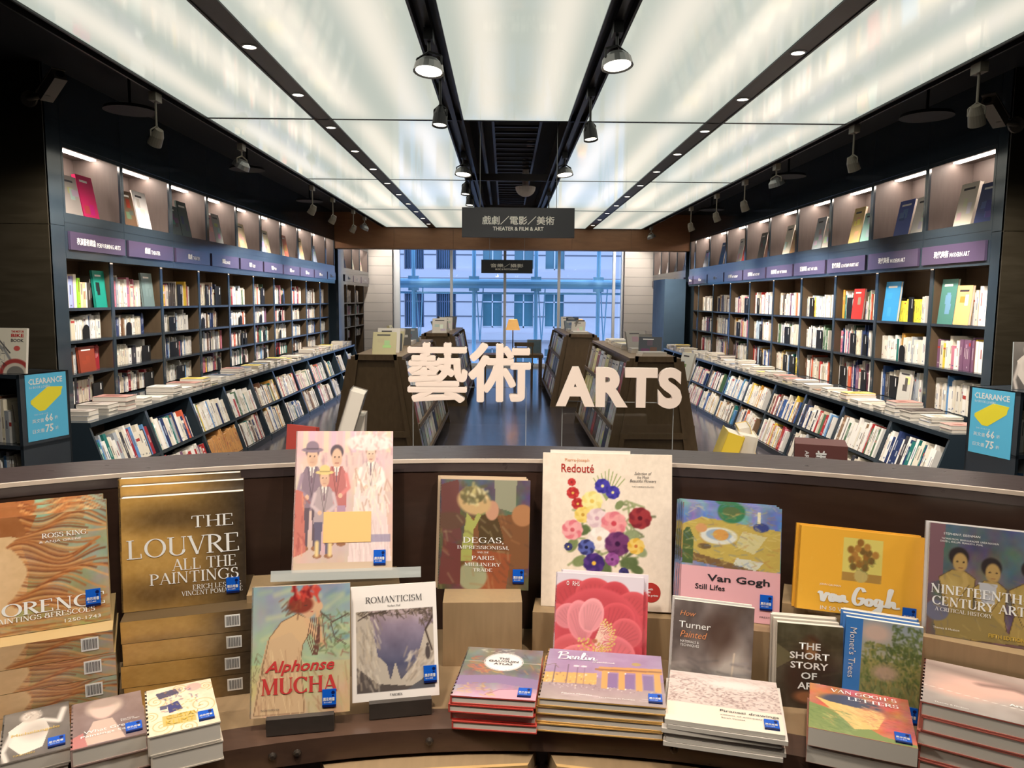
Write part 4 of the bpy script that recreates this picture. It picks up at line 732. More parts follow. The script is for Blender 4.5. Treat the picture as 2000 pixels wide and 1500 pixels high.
# ------------------------------------------------------------------ books on the counter
FIT = dict(
 mucha=[-0.5516, 1.592, 0.835, 0.1765, 0.2635, 0.2145, 0.2789, -0.0108], romantic=[-0.3411, 1.6592, 0.835, 0.1845, 0.3034, 0.1986, 0.2556, 0.0038], mural=[-0.5261, 1.85, 1.0701, 0.1802, 0.3585, 0.2482, 0.3586, -0.0263],
 degas=[-0.177, 2.0025, 0.9719, 0.0058, 0.1931, 0.2458, 0.2948, -0.0166], redoute=[0.1039, 2.03, 0.9145, -0.1714, 0.1704, 0.352, 0.4196, 0.0177], rhs=[0.1259, 1.865, 0.802, -0.1518, 0.2444, 0.2247, 0.2539, -0.0105],
 stilllife=[0.4501, 1.89, 0.9511, -0.2987, 0.2502, 0.2448, 0.2859, 0.0065], turner=[0.407, 1.775, 0.801, -0.2659, 0.183, 0.188, 0.2252, -0.018], shortstory=[0.6451, 1.7167, 0.8, -0.1975, 0.1256, 0.1477, 0.197, -0.0037],
 monet=[0.7875, 1.6884, 0.8, -0.3653, 0.1203, 0.1608, 0.2237, -0.0155], vg50=[0.7144, 1.8, 1.0069, -0.2255, 0.1889, 0.2841, 0.2005, -0.0415], nineteenth=[0.9642, 1.6695, 1.0011, -0.4458, 0.255, 0.2, 0.2508, 0.0048],
 florence=[-1.1465, 1.5798, 1.012, 0.4549, 0.2448, 0.275, 0.255, 0.0018], louvre=[-0.8932, 1.74, 1.012, 0.3147, 0.0935, 0.2761, 0.268, -0.0034], gauguin=[-0.115, 1.6145, 0.879, -0.1209, 1.5708, 0.1891, 0.2414, 0], berlin=[0.0788, 1.6076, 0.878, -0.1524, 1.5708, 0.2782, 0.2438, 0],
 piranesi=[0.3475, 1.5499, 0.862, -0.2593, 1.5708, 0.2442, 0.2274, 0], letters=[0.6303, 1.4893, 0.8801, -0.392, 1.5708, 0.2018, 0.2, 0], detail=[0.8399, 1.4566, 0.9552, -0.5336, 1.5708, 0.27, 0.2139, 0],
 klimt=[-0.6998, 1.4373, 0.884, 0.4609, 1.5708, 0.136, 0.2006, 0], paintings=[-0.8354, 1.408, 0.875, 0.4973, 1.5708, 0.1338, 0.1912, 0], statue=[-0.9554, 1.3773, 0.865, 0.5285, 1.5708, 0.12, 0.201, 0])
def book_mx(p, back=0.0, dx=0.0, dz=0.0, drop=0.0, twist=0.0):
    x, y, z, yaw, lean, wd, ht, rl = p
    yaw += twist
    u = Vector((math.cos(yaw), math.sin(yaw), 0)); n = Vector((-math.sin(yaw), math.cos(yaw), 0)); v = n * math.sin(lean) + Vector((0, 0, 1)) * math.cos(lean)
    u, v = u * math.cos(rl) + v * math.sin(rl), -u * math.sin(rl) + v * math.cos(rl); dep = v.cross(u)
    o = Vector((x, y, z)) + dep * back + u * dx + v * dz - Vector((0, 0, drop))
    return Matrix(((u.x, dep.x, v.x, o.x), (u.y, dep.y, v.y, o.y), (u.z, dep.z, v.z, o.z), (0, 0, 0, 1)))
def art_book(name, label, mx, wd, ht, th, spine=(200, 190, 180), key=None, hard=True, sticker=None, group=None, res=(100, 120), gloss=True, edge=None, shade=None):
    """a closed book standing in its local x-z plane, front cover towards -y, spine at x = 0"""
    t = thing(name, label, 'book', mx=mx, group=group); bt = .0028 if hard else .0007; ins = .0015 if hard else 0.0
    sc = lin(spine); b = MB().m('gloss' if gloss else 'print'); b.cur = sc
    b.box(0, wd, th - bt, th, 0, ht); b.box(0, bt * 1.2, 0, th, 0, ht); b.box(0, wd, .0004, bt, 0, ht); b.build('binding', t, attr=True)
    p = MB().m('paper'); p.box(bt * 1.2, wd - ins, bt, th - bt, ins, ht - ins)
    p.build('page_block', t)
    if key:
        A = art(key, *res); me = art_mesh(A, wd, ht, 'front_cover'); me.materials.append(M['gloss' if gloss else 'print']); link('front_cover', me, t)
    if sticker: put_sticker(t, wd, ht, *sticker)
    return t
def put_sticker(t, wd, ht, u, v, k=1.0):
    s = .030 * k; h = .038 * k; x, z = u * wd, (1 - v) * ht; b = MB().m('blue').box(x - s / 2, x + s / 2, -.0030, -.0002, z - h / 2, z + h / 2); b.m('navy').box(x - s / 2, x + s / 2, -.0032, -.0002, z - h / 2, z - h / 2 + h * .13)
    b.m('navy').tube((x + s * .28, -.0029, z + h * .3), (x + s * .28, -.0033, z + h * .3), s * .13, n=12); b.box(x + s * .2, x + s * .34, -.0032, -.0002, z + h * .08, z + h * .16)
    o = b.build('sticker', t); o['label'] = 'blue display-copy sticker with white characters'
    letter_obj(heavy(text_mesh('展示用書', res=1), .015, 4), 'lettering', o, 'white', x - s * .02, -.0036, z - h * .06, h * .2, s * .84); letter_obj(text_mesh('請小心翻閱', res=1), 'lettering', o, 'white', x - s * .1, -.0036, z - h * .24, h * .08, s * .56)
def T(t, p, body, u, v, hf, wf=None, col='white', style='sans', bold=.0, shear=0.0, rot=None, part='title', lift=.0014):
    wd, ht = p[5], p[6]
    me = serif_mesh(body, 1.0 + bold * 8) if style == 'serif' else script_mesh(body, .075 + bold) if style == 'script' else text_mesh(body, bold, 0, shear, res=2)
    return letter_obj(me, part, t, col, u * wd, -lift, (1 - v) * ht, hf * ht, wf * wd if wf else None, rot=rot)
def copies_behind(name, what, p, th, n, spine, hard=True, dxs=(-.006, -.01, -.004), dzs=(.004, .008, .006), grp=None, key=None, tilt=0.0):
    for i in range(n):
        art_book(name, '%s, %s copy tucked behind the front one' % (what, nth(i + 2)), book_mx(p, back=th * (i + 1) + .0015 * (i + 1), dx=dxs[i % 3], dz=0), p[5], p[6] + dzs[i % 3], th - .001, spine, key, hard, group=grp, res=(50, 60))
def pile_below(name, what, p, th, n, spine, hard=True, grp=None, jit=.006, zbase=CZ):
    for i in range(n):
        r = random.Random(sum(map(ord, what)) + i); art_book(name, '%s, %s from the top of its pile' % (what, nth(i + 2)), book_mx(p, back=th * (i + 1), dx=r.uniform(-jit, jit), dz=r.uniform(-jit * .3, jit), twist=r.uniform(-.012, .012)), p[5], p[6], th - .0006, spine, None, hard, group=grp)

# the leaning and standing ones
p = FIT['mucha']; t = art_book('art_book', 'upright hardback with a figure in cream drapery and red title on a dark easel', book_mx(p), p[5], p[6], .022, (176, 160, 140), 'season', sticker=(.79, .885))
T(t, p, 'Alphonse', .49, .635, .115, .7, 'redtext', bold=.02, shear=.3); T(t, p, 'MUCHA', .49, .77, .13, .76, 'redtext', 'serif', bold=.05); T(t, p, 'MUCHA FOUNDATION', .2, .945, .014, .18, 'greytext', part='imprint')
p = FIT['romantic']; t = art_book('art_book', 'white paperback with a framed dusk cliff landscape on a dark easel', book_mx(p), p[5], p[6], .014, (240, 230, 222), 'cliffs', False, sticker=(.9, .81))
T(t, p, 'ROMANTICISM', .5, .125, .058, .66, 'greytext', 'serif'); T(t, p, 'Norbert Wolf', .5, .185, .018, .15, 'greytext', part='author_line'); T(t, p, 'TASCHEN', .5, .957, .02, .14, 'ink', 'serif', bold=.05, part='imprint')
for nm, w2 in (('mucha', 'red-titled figure book'), ('romantic', 'white cliff landscape book')):
    p = FIT[nm]; m4 = book_mx(p); t = thing('book_easel', 'dark wood easel with a square lip holding the %s' % w2, 'easel', mx=Matrix.Translation(m4.translation) @ Matrix.Rotation(p[3], 4, 'Z') @ Matrix.Translation((0, 0, CZ - p[2])))
    x0, x1 = (p[5] * .17, p[5] * .84) if nm == 'mucha' else (p[5] * .19, p[5] * .9); hz = p[2] - CZ
    MB().m('easel').box(x0, x1, -.02, -.004, .002, hz + .004).build('lip', t); MB().m('easel').box(x0, x1, -.004, .03, .002, hz - .004).build('foot', t)
    tl = math.tan(p[4]); th = .024 if nm == 'mucha' else .016
    MB().m('easel').prism([(th + .004 + .0, hz), (th + .014, hz), (th + .014 + tl * .16, hz + .16), (th + .004 + tl * .16, hz + .16)], 'x', x0 + .02, x1 - .02).build('back_board', t)
p = FIT['mural']; t = art_book('art_book', 'tall pale pink festival-scene book with an orange note on a clear stand', book_mx(p), p[5], p[6], .02, (214, 190, 186), 'crowd', sticker=(.87, .91), res=(120, 150))
MB().m('note').box(.3 * p[5], .78 * p[5], -.0012, -.0004, (1 - .8) * p[6], (1 - .585) * p[6]).build('sticky_note', t)
st = thing('acrylic_stand', 'clear acrylic book stand with a thick front lip holding the pink festival book', 'stand', mx=book_mx(p))
MB().m('acrylic').box(-.03, p[5] + .03, .022, .027, -.02, .26).build('back_plate', st); MB().m('acrylic_edge').box(-.045, p[5] + .07, -.03, .026, -.012, -.004).build('ledge', st); MB().m('acrylic_edge').box(-.045, p[5] + .07, -.035, -.03, -.02, .006).build('lip', st)
p = FIT['degas']; t = art_book('art_book', 'muted brown millinery exhibition book leaning on its oak block', book_mx(p), p[5], p[6], .018, (190, 170, 150), 'hatshop', sticker=(.885, .875))
for s_, v, h, w_ in (('DEGAS,', .555, .062, .45), ('IMPRESSIONISM,', .62, .036, .57), ('AND THE', .662, .016, .13), ('PARIS', .712, .036, .25), ('MILLINERY', .772, .032, .4), ('TRADE', .822, .03, .21)): T(t, p, s_, .49, v, h, w_, 'white', 'serif')
copies_behind('art_book', 'millinery exhibition book on the oak block', p, .018, 2, (206, 180, 150), grp='millinery exhibition books')
p = FIT['redoute']; t = art_book('boxed_book', 'large cream boxed book with a painted bouquet, tallest on the counter', book_mx(p), p[5], p[6], .028, (238, 220, 200), 'bouquet', False, gloss=False, res=(170, 200))
T(t, p, 'Pierre-Joseph', .27, .047, .026, .19, 'orange'); T(t, p, 'Redouté', .275, .098, .056, .255, 'red', bold=.008)
for s_, v, w_ in (('Selection of', .122, .13), ('the Most', .146, .09), ('Beautiful Flowers', .17, .2)): T(t, p, s_, .78, v, .019, w_, 'greytext', shear=.3, part='subtitle')
T(t, p, 'THE COMPLETE PLATES', .78, .208, .009, .17, 'greytext', part='subtitle')
q = MB().m('red').tube((.845 * p[5], 0, .12 * p[6]), (.845 * p[5], -.0012, .12 * p[6]), .026, n=28).build('round_seal', t); q['label'] = 'round dark red printed seal'
letter_obj(text_mesh('with\n40\nth prints', .01, res=1), 'lettering', q, 'white', .86 * p[5], -.0016, .12 * p[6], .024)
MB().m('paper').box(.02, .24, .006, .024, p[6] - .002, p[6] + .008).build('box_flap', t)
p = FIT['rhs']; t = art_book('art_book', 'coral flower hardback in front of the cream bouquet box', book_mx(p), p[5], p[6], .014, (232, 220, 222), 'peony')
T(t, p, 'RHS', .235, .1, .045, .08); T(t, p, 'O', .14, .1, .045, .03, bold=.02, part='emblem')
art_book('art_book', 'second coral flower hardback showing past the front copy\'s edge', book_mx(p, back=.016, dx=.012), p[5], p[6] + .006, .014, (232, 220, 222), 'peony', res=(60, 60))
p = FIT['stilllife']; t = art_book('art_book', 'pink banded still-life book with a painted table, front copy on the oak block', book_mx(p), p[5], p[6], .012, (226, 178, 184), 'table', sticker=(.87, .82))
T(t, p, 'Van Gogh', .59, .66, .078, .62, 'ink', bold=.02); T(t, p, 'Still Lifes', .31, .735, .046, .3, 'ink', bold=.015); T(t, p, 'PRESTEL', .88, .945, .014, .14, 'ink', part='imprint')
copies_behind('art_book', 'pink banded still-life book', p, .012, 3, (150, 160, 190), grp='pink still-life books', key='table', dxs=(-.006, -.012, -.018))
p = FIT['turner']; t = art_book('art_book', 'grey misty seascape technique book behind the engraved-cover pile', book_mx(p), p[5], p[6], .012, (214, 206, 200), 'storm', False)
T(t, p, 'How', .18, .135, .055, .2, 'orange', shear=.3); T(t, p, 'Turner', .275, .255, .07, .4, 'white', bold=.004); T(t, p, 'Painted', .265, .355, .07, .34, 'orange', shear=.3); T(t, p, 'MATERIALS &\nTECHNIQUES', .22, .455, .07, .24, part='subtitle')
copies_behind('art_book', 'grey misty seascape technique book', p, .012, 1, (206, 200, 196), hard=False, grp='misty seascape books')
p = FIT['shortstory']; t = art_book('art_book', 'small dark olive paperback with bold white five-line title', book_mx(p), p[5], p[6], .016, (206, 196, 180), 'portrait', False)
for s_, v, w_ in (('THE', .255, .33), ('SHORT', .37, .6), ('STORY', .485, .57), ('OF', .605, .24), ('ART', .725, .34)): T(t, p, s_, .5, v, .082, w_, bold=.02)
copies_behind('art_book', 'small dark olive paperback with white title', p, .016, 3, (196, 186, 172), hard=False, grp='olive short history paperbacks')
p = FIT['monet']; t = art_book('art_book', 'blue-banded riverside trees book with sideways title', book_mx(p), p[5], p[6], .014, (70, 130, 200), 'trees', False, sticker=(.9, .9))
T(t, p, "Monet's Trees", .11, .36, .065, .72, 'white', rot=-PI / 2, lift=.0014)
copies_behind('art_book', 'blue-banded riverside trees book', p, .014, 3, (80, 136, 206), hard=False, grp='riverside trees books')
p = FIT['vg50']; t = art_book('art_book', 'yellow landscape-format book with white brush-script title on an oak block', book_mx(p), p[5], p[6], .016, (238, 176, 60), 'sunny', sticker=(.9, .93))
T(t, p, 'JOHN CAUMAN', .27, .68, .03, .17); T(t, p, 'van_gogh', .5, .81, .34, .66, style='script', bold=.0); T(t, p, 'IN 50 WORKS', .37, .955, .045, .34)
copies_behind('art_book', 'yellow landscape-format book', p, .016, 1, (232, 170, 56), grp='yellow landscape books', dzs=(.003, .003, .003))
p = FIT['nineteenth']; t = art_book('art_book', 'thick grey survey book with ochre seated figures on an oak block', book_mx(p), p[5], p[6], .036, (196, 190, 190), 'bathers', False)
T(t, p, 'STEPHEN F. EISENMAN', .32, .085, .02, .36); T(t, p, 'THOMAS CROW  BRIAN LUKACHER  LINDA NOCHLIN', .4, .13, .016, .56, part='author_line'); T(t, p, 'DAVID L. PHILLIPS  FRANCES K. POHL', .32, .155, .016, .42, part='author_line')
T(t, p, 'NINETEENTH-', .5, .585, .085, .93, 'white', 'serif', bold=.04); T(t, p, 'CENTURY ART', .5, .69, .085, .9, 'white', 'serif', bold=.04); T(t, p, 'A CRITICAL HISTORY', .36, .765, .035, .56, 'white', 'serif'); T(t, p, 'FIFTH EDITION', .78, .93, .035, .34, 'gold', bold=.02); T(t, p, 'Thames & Hudson', .2, .93, .018, .26, part='imprint')
copies_behind('art_book', 'thick grey survey book with seated figures', p, .036, 1, (214, 208, 206), hard=False, grp='thick survey books')
# thick wrapped books: a pile with three upright copies on top
for nm, key, what, n0, texts, sp in (('florence', 'waves', 'thick boxed book with flowing auburn waves', 4, (('FLORENCE', .5, .79, .115, .93), ('THE PAINTINGS & FRESCOES', .46, .875, .045, .86), ('ROSS KING', .69, .19, .045, .32)), (190, 160, 110)), ('louvre', 'amber', 'thick boxed book in golden brown', 4, (('THE', .735, .245, .105, .34), ('LOUVRE', .5, .455, .175, .9), ('ALL THE', .66, .62, .105, .52), ('PAINTINGS', .58, .735, .105, .72), ('ERICH LESSING', .76, .835, .045, .4), ('VINCENT POMARÈDE', .72, .885, .045, .5)), (90, 72, 48))):
    p = FIT[nm]; th = .042
    t = art_book('boxed_book', '%s, front upright copy with a blue sticker' % what, book_mx(p), p[5], p[6], th, sp, key, sticker=(.89, .85) if nm == 'louvre' else (.88, .78), res=(120, 120))
    for s_, u, v, h, w_ in texts: T(t, p, s_.replace('È', 'E'), u, v, h, w_, 'white', 'serif', bold=.02 if nm == 'florence' else -.01)
    if nm == 'florence': T(t, p, '& ANJA GREBE', .66, .245, .026, .3); T(t, p, '1250-1743', .8, .945, .03, .26)
    for i in range(2):
        art_book('boxed_book', '%s, %s upright copy behind' % (what, nth(i + 2)), book_mx(p, back=(th + .001) * (i + 1), dx=-.014 if i else -.006), p[5] + .006, p[6] + .022 + .014 * i, th, sp, key, res=(60, 60), group=what + ' copies')
    yaw = p[3] - .02; u = Vector((math.cos(yaw), math.sin(yaw), 0)); nrm = Vector((-math.sin(yaw), math.cos(yaw), 0)); base = Vector((p[0], p[1], CZ)) + (Vector((0.02, -.052, 0)) if nm == 'louvre' else Vector((.018, -.05, 0)))
    ks = .053 if nm == 'louvre' else .053
    for i in range(n0):
        r = random.Random(i * 7 + len(nm)); W, D = p[5] + .01, .24; z = CZ + i * ks; o = base + u * r.uniform(-.004, .004)
        mx = Matrix(((u.x, nrm.x, 0, o.x), (u.y, nrm.y, 0, o.y), (0, 0, 1, z), (0, 0, 0, 1)))
        b = thing('boxed_book', '%s lying flat in the pile, %s from the bottom' % (what, nth(i + 1)), 'book', mx=mx, group=what + ' copies')
        c = MB().m('gloss'); c.cur = lin(sp); c.box(0, W, 0.0005, D, 0, ks - .001); c.build('box', b, attr=True)
        A = art(key, 90, 26); A.c = art(key, 90, 90).c[30 + 4 * i:56 + 4 * i]; me = art_mesh(A, W, ks - .001, 'spine_print'); me.materials.append(M['gloss']); link('spine_print', me, b)
        lb = MB().m('white').box(W * .78, W * .90, -.0012, 0, ks * .25, ks * .8); q = 0
        while q < 15: lb.m('ink').box(W * (.79 + q * .0068), W * (.79 + q * .0068 + (.004 if q % 3 else .002)), -.0016, 0, ks * .32, ks * .74); q += 1
        o2 = lb.build('barcode_label', b); o2['label'] = 'white barcode label'
# flat piles
def flat(nm, name, label, th, spine, key, hard, sticker, n, grp, what, edge=None):
    p = FIT[nm]; t = art_book(name, label, book_mx(p), p[5], p[6], th - .0006, spine, key, hard, sticker=sticker); pile_below(name, what, p, th, n, edge or spine, hard, grp); return t, p
t, p = flat('gauguin', 'art_book', 'grey-green atlas with orange leaves and a white oval title, top of its pile', .0197, (196, 72, 62), 'island', True, (.86, .88), 3, 'red-edged atlas books', 'red-edged atlas hardback')
for s_, v, w_ in (('THE', .235, .14), ('GAUGUIN', .29, .38), ('ATLAS', .345, .24)): T(t, p, s_, .52, v, .04, w_, 'greytext', bold=.02)
t, p = flat('berlin', 'art_book', 'lilac city sketchbook showing a columned gate, top of its pile', .0195, (222, 172, 96), 'gate', True, (.92, .87), 3, 'yellow-edged city sketchbooks', 'yellow-edged city sketchbook')
T(t, p, 'berlin', .27, .14, .17, .36, style='script', bold=-.02); T(t, p, 'sketchbook', .5, .24, .03, .2, shear=.4); T(t, p, 'Fabrice Moireau', .3, .89, .022, .24, part='author_line'); T(t, p, 'Les Editions du Pacifique', .62, .92, .02, .28, part='imprint')
t, p = flat('piranesi', 'art_book', 'cream softcover with a sepia ruin engraving, top of its thin pile', .0103, (226, 216, 206), 'ruins', False, (.9, .86), 5, 'sepia engraving softcovers', 'sepia engraving softcover')
T(t, p, 'Piranesi drawings', .72, .72, .055, .5, 'greytext', bold=.01); T(t, p, 'visions of antiquity', .65, .79, .03, .36, 'greytext'); T(t, p, 'Sarah Vowles', .58, .84, .022, .2, 'greytext', part='author_line')
t, p = flat('letters', 'art_book', 'fat red paperback with yellow and green brushwork, top of two', .04, (206, 140, 120), 'letterbook', False, (.88, .87), 1, 'fat red letters paperbacks', 'fat red letters paperback')
T(t, p, "VAN GOGH'S", .55, .1, .075, .66, 'white', 'serif', bold=.02); T(t, p, 'LETTERS', .64, .23, .075, .5, 'white', 'serif', bold=.02)
t, p = flat('detail', 'art_book', 'large grey-pink close-up art hardback, top of the pile at the counter\'s right end', .0310, (196, 110, 96), 'detail', True, (.98, .9), 4, 'red-edged close-up art hardbacks', 'red-edged close-up art hardback')
T(t, p, 'Art in Detail', .72, .66, .05, .3, 'white', bold=.02); T(t, p, 'Thames & Hudson', .2, .95, .02, .22, part='imprint')
t, p = flat('klimt', 'art_book', 'small thick cream mosaic-patterned book, top of two', .042, (228, 214, 196), 'mosaic', True, (.82, .82), 1, 'small thick mosaic books', 'small thick mosaic book')
T(t, p, 'GUSTAV', .5, .69, .075, .46, 'gold', bold=.0); T(t, p, 'KLIMT', .46, .8, .08, .4, 'gold')
t, p = flat('paintings', 'art_book', 'small thick rose-brown book with a pale veiled bust, top of two', .0375, (190, 160, 150), 'rose', True, (.84, .83), 1, 'small thick rose books', 'small thick rose-brown book')
T(t, p, 'What Great', .5, .72, .06, .66, 'white', bold=.0); T(t, p, 'Paintings Say', .46, .81, .06, .66, 'white'); T(t, p, 'Rose-Marie\n& Rainer Hagen', .8, .62, .06, .26, part='author_line')
t, p = flat('statue', 'art_book', 'small thick grey book with a pale stone figure, top of two', .0325, (180, 168, 156), 'marble', True, (.8, .84), 1, 'small thick stone figure books', 'small thick grey stone-figure book')
T(t, p, 'Michelangelo', .5, .53, .07, .7, 'gold'); T(t, p, 'TASCHEN', .34, .93, .03, .3, 'gold', part='imprint')

# ------------------------------------------------------------------ big letters on acrylic, and things on the rear shelf
def letters_stand(body, label, px, base, plate, H, W, yaw, y, bold, depth, sp=1.0):
    t = thing('letter_sign', label, 'sign', (px, y, plate[0]), yaw)
    letter_obj(heavy(text_mesh(body, 0, 1.0, res=4), bold, 8, .02, True) if sp == 1 else text_mesh(body, bold, 1.0, res=5, spacing=sp), 'letters', t, 'cream', 0, 0, base - plate[0] + H / 2, H, W, depth=depth)
    MB().m('acrylic').box(-plate[1] / 2, plate[1] / 2, .0165, .0205, 0, plate[2] - plate[0]).build('acrylic_plate', t); e = MB().m('acrylic_edge'); e.box(-plate[1] / 2 - .002, -plate[1] / 2, .0165, .0205, 0, plate[2] - plate[0]).box(plate[1] / 2, plate[1] / 2 + .002, .0165, .0205, 0, plate[2] - plate[0]).box(-plate[1] / 2, plate[1] / 2, .0165, .0205, plate[2] - plate[0], plate[2] - plate[0] + .002); e.build('plate_edge', t); MB().m('acrylic').box(-plate[1] / 2, plate[1] / 2, -.05, .07, 0, .004).build('acrylic_foot', t)
letters_stand('藝術', 'thick cream block characters on a clear plate behind the ledge', -.111, 1.424, (1.10, .36, 1.47), .19, .388, .0, 2.42, .024, .015)
letters_stand('ARTS', 'thick cream block letters ARTS on a clear plate behind the ledge', .362, 1.412, (1.10, .352, 1.425), .128, .395, -.09, 2.42, .05, .015, 1.13)
t = thing('topic_cube', 'maroon topic box lettered ART with white Chinese characters behind the ledge', 'sign', (.99, 2.36, 1.10), -.34)
MB().m('artbox').box(-.075, .075, -.06, .06, 0, .215).build('box', t)
letter_obj(heavy(text_mesh('美\n術'), .025, 6), 'lettering', t, 'white', .0, -.0615, .148, .1, .036); letter_obj(text_mesh('ART', .01), 'lettering', t, 'white', -.04, -.0615, .178, .012, .034, rot=-PI / 2)
me = heavy(text_mesh('美\n術'), .025, 6); o = letter_obj(me, 'lettering', t, 'white', 0, 0, .148, .1, .036); o.rotation_euler = (0, 0, -PI / 2); o.location = (-.0765, 0, 0)
def loose(name, label, px, py0, Y, th, wd, ht, tilt, yaw, col, lean=0.0, pages_out=False):
    d = _f * 1500 + _r2 * (px - 1000) + _u2 * (750 - py0); k = Y / d.y; x = d.x * k
    mx = Matrix.Translation((x, Y, 1.10)) @ Matrix.Rotation(yaw, 4, 'Z') @ Matrix.Rotation(tilt, 4, 'Y') @ Matrix.Rotation(lean, 4, 'X')
    t = thing(name, label, 'book', mx=mx); b = MB().m('print'); b.cur = lin(col)
    b.box(-th / 2, -th / 2 + .002, 0, wd, 0, ht); b.box(th / 2 - .002, th / 2, 0, wd, 0, ht); b.box(-th / 2, th / 2, wd - .002, wd, 0, ht) if pages_out else b.box(-th / 2, th / 2, 0, .002, 0, ht); b.build('binding', t, attr=True)
    MB().m('paper').box(-th / 2 + .002, th / 2 - .002, .003, wd - .003, .003, ht - .003).build('page_block', t); return t
loose('standing_book', 'thick paperback leaning with cream fore-edges up, behind the ledge', 636, 880, 2.5, .052, .12, .36, .30, .1, (120, 112, 104), pages_out=True)
loose('standing_book', 'red-covered book slanting in front of the thick leaning paperback', 612, 880, 2.44, .014, .13, .235, .1, 1.05, (176, 70, 62))
loose('standing_book', 'pale book with pink corner lying beside the leaning paperback', 690, 880, 2.56, .05, .11, .26, .06, .1, (214, 198, 182), pages_out=True)
loose('standing_book', 'bright yellow-spined thick book leaning behind the ledge', 1392, 885, 2.44, .055, .14, .235, .32, -.15, (240, 206, 70))
loose('standing_book', 'cream thick book with fore-edge showing beside the yellow one', 1440, 885, 2.46, .06, .13, .22, .16, -.2, (232, 222, 204), pages_out=True)
loose('standing_book', 'cream book with ochre cover corner leaning away by the topic box', 1484, 885, 2.5, .04, .12, .24, -.22, -.2, (236, 206, 130), pages_out=True)
loose('standing_book', 'low cream book with small purple mark before the yellow book', 1440, 890, 2.38, .1, .012, .165, .35, -.25, (240, 226, 196))
# ------------------------------------------------------------------ bookcases along both walls
PAL = [(236, 230, 222), (226, 220, 210), (240, 236, 230), (214, 200, 176), (196, 182, 160), (232, 222, 196), (210, 206, 206), (176, 44, 44), (150, 38, 48), (204, 92, 60), (52, 84, 140), (36, 52, 96), (92, 140, 190), (58, 56, 62), (84, 76, 72), (206, 190, 170), (32, 110, 104), (80, 110, 80), (232, 196, 70), (206, 150, 60), (120, 84, 110), (196, 120, 140), (140, 110, 84), (110, 76, 56), (166, 170, 176), (190, 206, 220), (236, 232, 226), (222, 214, 200)]
CN = [('white', (236, 232, 226)), ('cream', (230, 218, 192)), ('beige', (204, 188, 164)), ('pale grey', (210, 208, 208)), ('red', (176, 44, 44)), ('dark red', (140, 38, 44)), ('orange', (206, 110, 60)), ('blue', (52, 84, 140)), ('navy', (34, 48, 92)), ('sky-blue', (100, 150, 200)), ('black', (32, 30, 34)), ('dark grey', (66, 60, 58)), ('teal', (32, 120, 110)), ('green', (80, 120, 80)), ('yellow', (236, 206, 70)), ('ochre', (206, 150, 60)), ('purple', (110, 76, 120)), ('pink', (206, 120, 140)), ('brown', (120, 84, 60)), ('grey', (160, 164, 170)), ('pale blue', (190, 206, 222)), ('magenta', (200, 40, 100)), ('lime', (150, 220, 60))]
def cname(c): return min(CN, key=lambda q: sum((a - b) ** 2 for a, b in zip(q[1], c)))[0]
def vis_size(p, w_, h_):      # how large a spine at p shows in the photograph
    d = Vector(p) - Vector((0, 0, CAM_H)); z = d.dot(_f)
    px, py = 1000 + 1500 * d.dot(_r2) / z, 750 - 1500 * d.dot(_u2) / z
    ledge = 868 + 77 * ((px - 1040) / 960) ** 2
    if not (-10 < px < 2010) or py > ledge + 8: return 0
    return w_ * h_ * abs(p[0]) / (z ** 3)
def mm(b, mx, x0, x1, y0, y1, z0, z1, col, top=None): b.box(x0, x1, y0, y1, z0, z1, col=lin(col), top=lin(top) if top else None, mx=mx)
def spine_book(b, mx, th, dep, ht, col, band, seed):
    """a book in a local frame: spine faces -y, thickness along x, fore-edge at y = dep"""
    r = random.Random(seed); k = .0018
    mm(b, mx, 0, th, 0, dep, 0, ht, col, (232, 222, 208))
    if th > .011:
        tc = tuple((a_ * 2 + b_ * 3) / 5 for a_, b_ in zip(col, band)); y = -.0006; m0 = th * .34
        if r.random() < .75: a = r.uniform(.3, .55); mm(b, mx, m0, th - m0, y, 0, ht * a, ht * (a + r.uniform(.18, .4)) if a < .5 else ht * .93, tc)
        if r.random() < .4: a = r.uniform(.05, .14); mm(b, mx, m0 * .8, th - m0 * .8, y, 0, ht * a, ht * (a + .05), tc)
        if r.random() < .25: a = r.uniform(.5, .85); mm(b, mx, 0, th, y * .7, 0, ht * a, ht * (a + r.uniform(.05, .14)), [tuple(min(255, q + 50) for q in col), (226, 220, 210), (170, 60, 54)][r.randrange(3)])
    else: mm(b, mx, th * .3, th * .7, -.0005, 0, ht * .35, ht * .8, band)
BOOKS = []          # every spine-out book: (size in view, matrix, th, dep, ht, colour, band, label)
PILED = []
WALL = {-1: 'left', 1: 'right'}
bayname = {-1: [], 1: []}
SIGNS = {-1: [('表演藝術總論', 'PERFORMING ARTS'), ('戲劇', 'THEATER'), ('戲劇', 'THEATER'), ('舞蹈', 'DANCE'), ('電影', 'FILM'), ('電影', 'FILM'), ('電影', 'FILM'), ('電影', 'FILM'), ('音樂', 'MUSIC'), ('音樂', 'MUSIC')],
         1: [('現代美術', 'MODERN ART'), ('現代美術', 'MODERN ART'), ('當代美術', 'CONTEMPORARY ART'), ('亞洲美術', 'ART OF ASIA'), ('台灣美術', 'ART OF TAIWAN'), ('西洋美術', 'ART HISTORY'), ('西洋美術', 'ART HISTORY'), ('美術', 'ART'), ('美術', 'ART'), ('美術', 'ART')]}
CFG = {-1: dict(X=XL, rec=.13, back=.44, niche=(2.41, 2.92), plq=(2.12, 2.266), op=2.05, sh=[1.65, 1.374, 1.09, .82], tz=.80, tx=3.13, bx=2.87),
       1: dict(X=XR, rec=.10, back=.42, niche=(2.395, 2.945), plq=(2.085, 2.245), op=2.05, sh=[1.562, 1.168, .78], tz=.775, tx=3.33, bx=3.08)}
